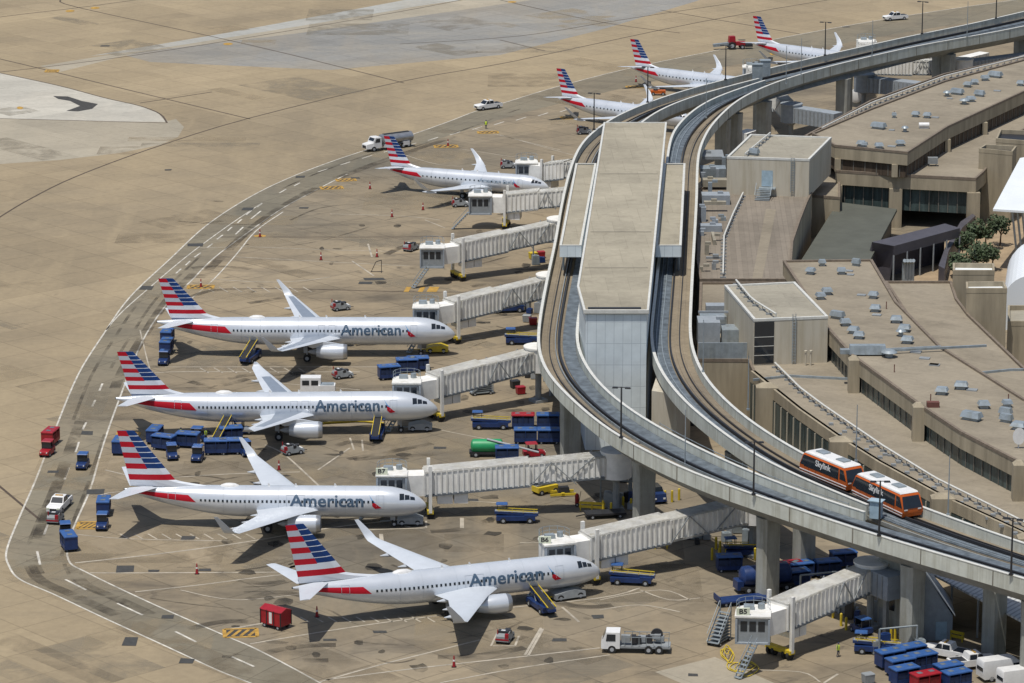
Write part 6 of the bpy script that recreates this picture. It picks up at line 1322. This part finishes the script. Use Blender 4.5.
for (u, v, L_, dg, lb) in ((345, 427, 11, 8, 'long yellow hose lying under the middle airliner belly'), (372, 345, 5, 12, 'yellow hose under the uppermost row airliner, behind its engine'), (345, 519, 10, 6, 'dull yellow hose under the belly of the B7 airliner')):
    p = at(u, v); mb = MB(); q = [Vector((math.cos(R(dg)) * L_ * (k / 8 - .5), math.sin(R(dg)) * L_ * (k / 8 - .5) * 1.0 + .25 * math.sin(k * 1.3), .3 + .5 * math.sin(k / 8 * math.pi))) for k in range(9)]
    for a, b in zip(q[:-1], q[1:]): mb.cyl(a, b, .2, n=7)
    tag(mb.build('ground_hose', 'yellow', None, 60, (p.x, p.y, 0)), lb, 'hose', 'yellow hoses')
# grey machinery with dark boxes near the column of the middle bridge
t = single('boarding_stair', 481, 394, 20, 'grey wheeled steps under the middle bridge tunnel', 'stairs', (('steps', lambda m: [m.b6(-1.6 + k * .35, 1.6, -.7, .7, .4 + k * .28, .4 + k * .28 + .06) for k in range(9)], 'galv'), ('frame', lambda m: (m.bar((-1.6, -.75, .5), (1.5, -.75, 3.0), .08, .3), m.bar((-1.6, .75, .5), (1.5, .75, 3.0), .08, .3), m.b6(-1.6, 1.7, -.75, .75, .3, .42), m.bar((1.6, -.7, .3), (1.6, -.7, 3.8), .1, .1), m.bar((1.6, .7, .3), (1.6, .7, 3.8), .1, .1)), 'galv'))); wheels(t, (-1.2, 1.2), .7, .25)
t = single('boarding_stair', 719, 643, 60, 'grey wheeled steps left of the open cab of the B5 bridge', 'stairs', (('steps', lambda m: [m.b6(-1.6 + k * .35, 1.6, -.7, .7, .4 + k * .36, .4 + k * .36 + .06) for k in range(9)], 'galv'), ('frame', lambda m: (m.bar((-1.6, -.75, .5), (1.5, -.75, 3.6), .08, .2), m.bar((-1.6, .75, .5), (1.5, .75, 3.6), .08, .2), m.bar((-1.6, -.75, 1.5), (1.5, -.75, 4.6), .06, .06), m.bar((-1.6, .75, 1.5), (1.5, .75, 4.6), .06, .06), m.bar((1.6, -.7, .3), (1.6, -.7, 4.6), .1, .1), m.bar((1.6, .7, .3), (1.6, .7, 4.6), .1, .1)), 'galv'))); wheels(t, (-1.2, 1.2), .7, .25)
for (u, v, m_, lb) in ((515, 388, 'dark', 'dark waste container under the middle bridge, left of a red one'), (520.5, 394, 'vred', 'small red container under the middle bridge'), (533, 325, 'vred', 'red container beside the guideway, below the upper bridge'), (541, 258, 'vred', 'red container under the empty gate bridge near its column'), (533, 259, 'yellow', 'yellow container under the empty gate bridge'), (527, 322, 'grey', 'grey container left of the red one, below the upper bridge'), (868, 683, 'grey', 'grey standing container at the bottom edge, left of the carts'), (506, 224, 'yellow', 'yellow container at the wheels of the regional jet bridge'), (737, 533, 'galv', 'pale container under the bridge end between the piers'), (700, 527, 'grey', 'grey container by the yellow bollards under the B6 bridge')):
    cs_ = single('container', u, v, random.uniform(-20, 30), lb, 'container', (('bin', lambda m: m.box((0, 0, .75), (1.5, 1.2, 1.2), 0, taper=(1.12, 1.1)), m_), ('lid', lambda m: m.box((0, 0, 1.42), (1.75, 1.4, .12), 0, taper=(.9, .85)), m_), ('foot', lambda m: (m.box((-.5, 0, .07), (.15, 1, .14)), m.box((.5, 0, .07), (.15, 1, .14))), 'dark')), 'containers'); cs_.scale = (.75, .75, .8)
t = single('crew_cabin', 311, 395, 0, 'white crew cabin vehicle behind the middle airliner fuselage', 'van', (('cabin', lambda m: m.box((0, 0, 1.75), (3.0, 2.0, 2.0), 0, taper=(.96, .95)), 'white'), ('window', lambda m: (m.b6(-1.2, -.2, -1.0, -.97, 1.7, 2.4), m.b6(.1, 1.1, -1.0, -.97, 1.7, 2.4)), 'glass'), ('chassis', lambda m: m.b6(-1.6, 1.6, -.9, .9, .4, .74), 'grey'))); wheels(t, (-1, 1), .85, .35)
t = single('box_trailer', 327, 396, 0, 'low white box trailer right of the white crew cabin', 'trailer', (('box', lambda m: m.box((0, 0, 1.2), (2.4, 1.8, 1.1)), 'white'), ('lid', lambda m: m.box((0, 0, 1.8), (2.0, 1.4, .15)), 'galv'))); wheels(t, (-.7, .7), .75, .3)
t = single('covered_trailer', 276, 627, -38, 'tall red covered trailer with wheels behind the nearest airliner tail', 'trailer', (('box', lambda m: m.b6(-1.8, 1.8, -1.1, 1.1, .6, 2.6), 'vred'), ('roof', lambda m: m.loft([[(x, -1.2, 2.6), (x, 1.2, 2.6), (x, 0, 3.05)] for x in (-1.95, 1.95)]), 'vred'), ('door_gap', lambda m: m.b6(-.25, .25, -1.13, -1.105, .8, 2.4), 'white'), ('corner_post', lambda m: [m.b6(x - .06, x + .06, y - .06, y + .06, .5, 2.65) for x in (-1.8, 1.8, .6, -.7) for y in (-1.12, 1.12)], 'dark'))); wheels(t, (-1.2, 1.2), .9, .35); t.scale = (.86, .86, .86)
t = single('red_tractor', 733, 49, 10, 'red farm-like tractor with a green front load beyond the far guideway', 'tractor', (('body', lambda m: m.b6(-1.0, 2.6, -.5, .5, .8, 1.6), 'vred'), ('cab', lambda m: m.box((-.3, 0, 2.2), (1.5, 1.4, 1.3), 0, taper=(.85, .85)), 'vred'), ('loader_arm', lambda m: m.bar((-1, 0, 1.2), (-4.4, 0, .9), .9, .6), 'galv'), ('rear_box', lambda m: m.b6(2.6, 4.2, -.8, .8, .5, 1.1), 'dark'))); wheels(t, (-.4,), .85, .85, .4); wheels(t, (1.9,), .75, .5, .3)
t = single('small_tug', 658, 95, 0, 'orange tug under the wing of the second regional jet', 'tug', (('body', lambda m: m.b6(-1.5, 1.5, -.7, .7, .4, 1.0), 'orange'), ('cab', lambda m: m.box((-.5, 0, 1.3), (.9, 1.1, .7), 0, taper=(.8, .8)), 'dark'))); wheels(t, (-1, 1), .65, .35)
t = single('tank_trailer', 857, 106, 70, 'white spherical ended tank standing beyond the brown windowed roof', 'tank', (('tank', lambda m: tank_prof(m, 1.4, 3.2, 2.2), 'white'), ('stand', lambda m: m.b6(-1, 1, -1, 1, 0, 1.2), 'grey')))
t = single('parked_van', 655, 500, -75, 'dark blue vehicle in shade behind the second pier', 'van', (('body', lambda m: m.box((0, 0, .9), (4.4, 1.9, 1.0), 0, taper=(.96, .92)), 'dkblue'), ('cabin', lambda m: m.box((-.3, 0, 1.65), (2.6, 1.7, .6), 0, taper=(.8, .85)), 'glass'), ('headlight', lambda m: (m.box((2.2, .6, .8), (.08, .3, .2)), m.box((2.2, -.6, .8), (.08, .3, .2))), 'white'))); wheels(t, (-1.4, 1.4), .85, .36)
for (u0, v0, u1, v1, h_, lb) in ((895, 72, 936, 64, 3.4, 'white trailer under the far guideway, left one'), (952, 76, 984, 68, 3.4, 'white trailer right of the far pier'), (741, 152, 752, 148, 3.6, 'pale trailer seen between the dark piers right of the station')):
    a, b = at(u0, v0), at(u1, v1); h = math.atan2(b.y - a.y, b.x - a.x); c = (a + b) / 2; L_ = (b - a).length; r = tag(empty('box_trailer', (c.x, c.y, 0), h), lb, 'trailer', 'white trailers')
    mb = MB(); mb.b6(-L_ / 2, L_ / 2, -1.2, 1.2, 1.0, h_); bx_ = mb.build('box', 'bridge', r, False); mb = MB()
    for k in range(int(L_ / 1.2)): mb.b6(-L_ / 2 + k * 1.2, -L_ / 2 + k * 1.2 + .1, -1.24, -1.2, 1.05, h_ - .05)
    mb.build('side_ribs', 'galv', bx_, False); wheels(r, (-L_ / 2 + 1.5, L_ / 2 - 1.5), 1.0, .5)
# plant and racks that stand about the columns under the guideway
rr = random.Random(3)
for (u, v, n_, lb) in ((618, 505, 7, 'grey pipework and boxes around the B7 bridge column'), (646, 470, 6, 'grey plant boxes behind the B7 bridge rotunda'), (706, 540, 7, 'dark racks left of the yellow bollards under the guideway'), (742, 540, 6, 'grey plant units right of the B6 bridge end'), (858, 618, 7, 'dark ground equipment beneath the B5 bridge rotunda'), (820, 600, 5, 'small dark racks left of the B5 rotunda, in shade'), (538, 378, 6, 'dark equipment around the column of the middle bridge'), (541, 312, 5, 'dark equipment at the column of the upper row bridge'), (548, 262, 5, 'dark equipment at the column of the empty gate bridge'), (900, 655, 5, 'dark racks at the foot of the big lower right pier'), (690, 425, 6, 'grey plant in shade beneath the right guideway'), (625, 480, 5, 'grey units standing behind the second pier')):
    p = at(u, v); r = tag(empty('ramp_equipment', (p.x, p.y, 0), R(rr.uniform(-25, 25))), lb, 'equipment', 'ramp equipment under the guideway')
    for k in range(n_):
        x, y, h_ = rr.uniform(-2.6, 2.6), rr.uniform(-1.8, 1.8), rr.uniform(.6, 2.4); mb = MB(); mb.box((x, y, h_ / 2 + .1), (rr.uniform(.5, 1.5), rr.uniform(.5, 1.1), h_), 0, 0, taper=(.9, .9)); mb.box((x, y, h_ + .13), (.5, .4, .12)); mb.build('unit', rr.choice(['grey', 'dark', 'galv', 'grey', 'dkblue']), r, False)
    mb = MB(); mb.cyl((-2.4, .4, .2), (-2.4, .4, 3.2), .12, n=6); mb.cyl((-2.4, .4, 3.2), (2.2, .5, 3.2), .12, n=6); mb.cyl((2.2, .5, 3.2), (2.2, .5, .2), .12, n=6); mb.build('pipe_frame', 'galv', r, False)
# barriers, bollards, cones
def mk_bollard():
    mb = MB(); mb.cyl((0, 0, 0), (0, 0, 1.5), .16, n=8); mb.cyl((0, 0, 1.5), (0, 0, 1.6), .16, .06, n=8); o = mb.build('bollard', 'yellow', None, 30); o['category'] = 'bollard'; return o
BO = mk_bollard()
for grp, (wh, lst) in enumerate((('at the bridge column left of the second pier', ((603, 512), (611, 514), (617, 511), (623, 508), (631, 510), (614, 505))), ('behind the second pier beside the dark vehicle', ((665, 502), (672, 502), (679, 500))),
                ('in front of the blue loader between the piers', ((712, 560), (719, 560), (726, 557), (720, 553), (716, 549))), ('left of the left central pier', ((755, 560), (764, 566), (757, 550))), ('beside the service building wall', ((891, 640), (895, 641), (900, 639), (903, 636))), ('at the rotunda of the B5 bridge', ((841, 626), (846, 630), (833, 618), (850, 612))))):
    for (u, v) in lst: p = at(u, v); o = place(BO, (p.x, p.y, 0), 0, 'one of the yellow bollards ' + wh, 'yellow bollards ' + wh)
def barrier(u, v, dg, lb):
    p = at(u, v); r = tag(empty('safety_barrier', (p.x, p.y, 0), R(dg)), lb, 'barrier', 'yellow barriers')
    for z in (.55, 1.05): mb = MB(); mb.b6(-1.7, 1.7, -.04, .04, z - .17, z + .17); mb.build('rail', 'yellow', r, False)
    for x in (-1.5, 0, 1.5): mb = MB(); mb.b6(x - .07, x + .07, -.12, -.05, 0, 1.25); mb.build('post', 'yellow', r, False)
barrier(592, 511, -10, 'yellow barrier under the B7 bridge rotunda'); barrier(951, 640, -35, 'yellow barrier at the right of the grey shed'); barrier(830, 572, 80, 'yellow barrier above the blue carts right of the central piers'); barrier(655, 549, 0, 'yellow barrier near the B6 bridge axle')
p = at(577, 506); r = tag(empty('fire_extinguisher', (p.x, p.y, 0)), 'red wheeled extinguisher left of the yellow barrier', 'extinguisher'); mb = MB(); mb.cyl((0, 0, .3), (0, 0, 1.5), .28, n=10); mb.cyl((0, 0, 1.5), (0, 0, 1.7), .28, .1, n=10); mb.build('tank', 'vred', r, 40); mb = MB(); mb.bar((.2, 0, .2), (.5, 0, 2.0), .07, .07); mb.build('handle', 'dark', r, False); wheels(r, (0,), .3, .25, .1)
def mk_cone():
    o = empty('marker_cone'); o['category'] = 'cone'; mb = MB(); mb.box((0, 0, .03), (.55, .55, .06)); mb.build('foot', 'rubber', o, False); mb = MB(); mb.cyl((0, 0, .06), (0, 0, 1.35), .20, .06, 8); mb.build('shaft', 'vred', o, 30); mb = MB(); mb.cyl((0, 0, .7), (0, 0, .9), .145, .12, 8); mb.build('reflective_band', 'white', o, False); return o
CN = mk_cone()
for (u, v, lb) in ((454, 667, 'red marker cone at the wing tip shadow of the nearest airliner'), (370, 189, 'red marker cone below the tail of the regional jet'), (321, 260, 'red marker cone at the left of the empty gate'), (377, 257, 'red marker cone in the middle of the empty gate'), (392, 217, 'red marker cone in the upper part of the empty gate'), (279, 470, 'red marker cone ahead of the B7 airliner wing'), (197, 574, 'dark red marker cone below the B7 airliner tail shadow'), (317, 617, 'red marker cone near the nearest airliner tail shadow'), (448, 146, 'red marker cone on the yellow box behind the regional jet'), (423, 210, 'red marker cone near the grey cart under the jet'), (540, 180, 'red marker cone at the regional jet nose'), (201, 287, 'red marker cone on the yellow box above the first row tail'), (318, 556, 'red marker cone beside the nearest airliner far wing'), (260, 237, 'red marker cone on the small yellow box by the road'), (636, 82, 'red marker cone near the second regional jet tail')):
    put(CN, u, v, 0, lb, 'red marker cones')
mb = MB(); p = at(376, 272)
for a, b in (((-.8, 0, 0), (0, 0, 1.7)), ((.9, 0, 0), (.9, 0, 2.0)), ((-.9, 0, .05), (1, 0, .05)), ((0, 0, 1.7), (.9, 0, 2.0)), ((.9, -.6, .05), (.9, .6, .05))): mb.bar(a, b, .1, .1)
tag(mb.build('metal_stand', 'dark', None, False, (p.x, p.y, 0)), 'thin dark metal stand on the empty gate concrete', 'stand')
for i, (u, v) in enumerate(((727, 655), (742, 668))):
    p = at(u, v); mb = MB(); n = 26
    q = [Vector(((.3 + .045 * k + .35 * math.sin(k * 1.7)) * math.cos(k * .8) * (1.2 if i else .5), (.5 + .05 * k + .5 * math.cos(k * 2.3)) * math.sin(k * .8) * 1.6, .12 + (0 if i else .9 * max(0, 1 - k / 14)))) for k in range(n)]; q = catmull(q, 4)
    for a, b in zip(q[:-1], q[1:]): mb.cyl(a, b, .055, n=6)
    tag(mb.build('coiled_hose', 'yellow', None, 60, (p.x, p.y, 0)), ('yellow cable bundle hanging left of the B5 cab', 'yellow cable coiled flat on the ground below the B5 cab')[i], 'cable', 'yellow cables')
sheet('concrete_patch', G((655, 672), (715, 657), (790, 690), (720, 700)), .006, 'patch_pale')
# ------------------------------------------------------------------ people
def mk_person(pose=0):
    J = dict(pel=(0, 0, .95), ch=(0, 0, 1.30), nk=(0, 0, 1.50), hd=(.02, 0, 1.62), ht=(.02, 0, 1.72), ls=(0, .19, 1.42), le=(.03 + .1 * pose, .27, 1.14), lh=(.12 + .3 * pose, .26, .90 + .2 * pose), rs=(0, -.19, 1.42), re=(.0, -.27, 1.14), rh=(.08, -.28, .88),
             lhp=(0, .10, .92), lk=(.10, .11, .50), la=(.02, .12, .09), lf=(.16, .13, .05), rhp=(0, -.10, .92), rk=(-.02, -.11, .50), ra=(-.12, -.12, .09), rf=(.02, -.13, .05))
    Rr = dict(pel=.15, ch=.16, nk=.06, hd=.10, ht=.085, ls=.075, le=.05, lh=.04, rs=.075, re=.05, rh=.04, lhp=.10, lk=.065, la=.05, lf=.045, rhp=.10, rk=.065, ra=.05, rf=.045)
    E_ = [('pel', 'ch'), ('ch', 'nk'), ('nk', 'hd'), ('hd', 'ht'), ('ch', 'ls'), ('ls', 'le'), ('le', 'lh'), ('ch', 'rs'), ('rs', 're'), ('re', 'rh'), ('pel', 'lhp'), ('lhp', 'lk'), ('lk', 'la'), ('la', 'lf'), ('pel', 'rhp'), ('rhp', 'rk'), ('rk', 'ra'), ('ra', 'rf')]
    ks = list(J); me = bpy.data.meshes.new('skeleton'); me.from_pydata([J[k] for k in ks], [(ks.index(a), ks.index(b)) for a, b in E_], []); o = bpy.data.objects.new('skeleton', me); COL.objects.link(o)
    md = o.modifiers.new('s', 'SKIN'); sv = me.skin_vertices[0].data
    for i, k in enumerate(ks): sv[i].radius = (Rr[k], Rr[k] * (1.15 if k in ('pel', 'ch') else 1)); sv[i].use_root = k == 'pel'
    o.modifiers.new('u', 'SUBSURF').levels = 1
    m2 = bpy.data.meshes.new_from_object(o.evaluated_get(bpy.context.evaluated_depsgraph_get())); bpy.data.objects.remove(o)
    m2.materials.clear(); m2.materials.append(M['navy']); m2.materials.append(M['skin']); m2.polygons.foreach_set('use_smooth', [True] * len(m2.polygons))
    for p_ in m2.polygons:
        z = p_.center.z
        if z > 1.52 or (z < .98 and abs(p_.center.y) > .21): p_.material_index = 1
    m2.name = 'person'; r = bpy.data.objects.new('person', m2); COL.objects.link(r); r['category'] = 'person'
    mb = MB(); n = 12
    mb.loft([[(rx * math.cos(t), ry * math.sin(t), z) for t in [j * 2 * math.pi / n for j in range(n)]] for z, rx, ry in ((.88, .20, .23), (1.1, .19, .22), (1.3, .20, .235), (1.42, .17, .22), (1.5, .10, .13))], 0, False); mb.build('vest', 'vest', r, 60)
    mb = MB(); mb.loft([[(.02 + r_ * math.cos(t), r_ * math.sin(t), z) for t in [j * 2 * math.pi / n for j in range(n)]] for z, r_ in ((1.66, .118), (1.72, .115), (1.78, .085), (1.81, .02))]); mb.build('cap', 'navy', r, 60)
    return r
P1_, P2_ = mk_person(0), mk_person(1)
for pr, u, v, dg, lb in ((P1_, 613.5, 652, -60, 'worker in a yellow vest standing at the cab of the machinery truck'), (P1_, 838, 657, -20, 'worker in a yellow vest alone on open concrete left of the big pier loader'), (P2_, 206, 441, 0, 'worker in a yellow vest at the foot of the loader under the middle airliner'), (P2_, 211, 450, 90, 'worker in a yellow vest in front of the carts at the middle airliner loader'), (P1_, 181, 440, 20, 'worker in a dark cap behind the middle cart of the cluster'), (P1_, 486, 129, -90, 'worker in a yellow vest walking beside the service road below the pickup')):
    put(pr, u, v, dg, lb, 'ramp workers')
print('objects', len(bpy.data.objects))
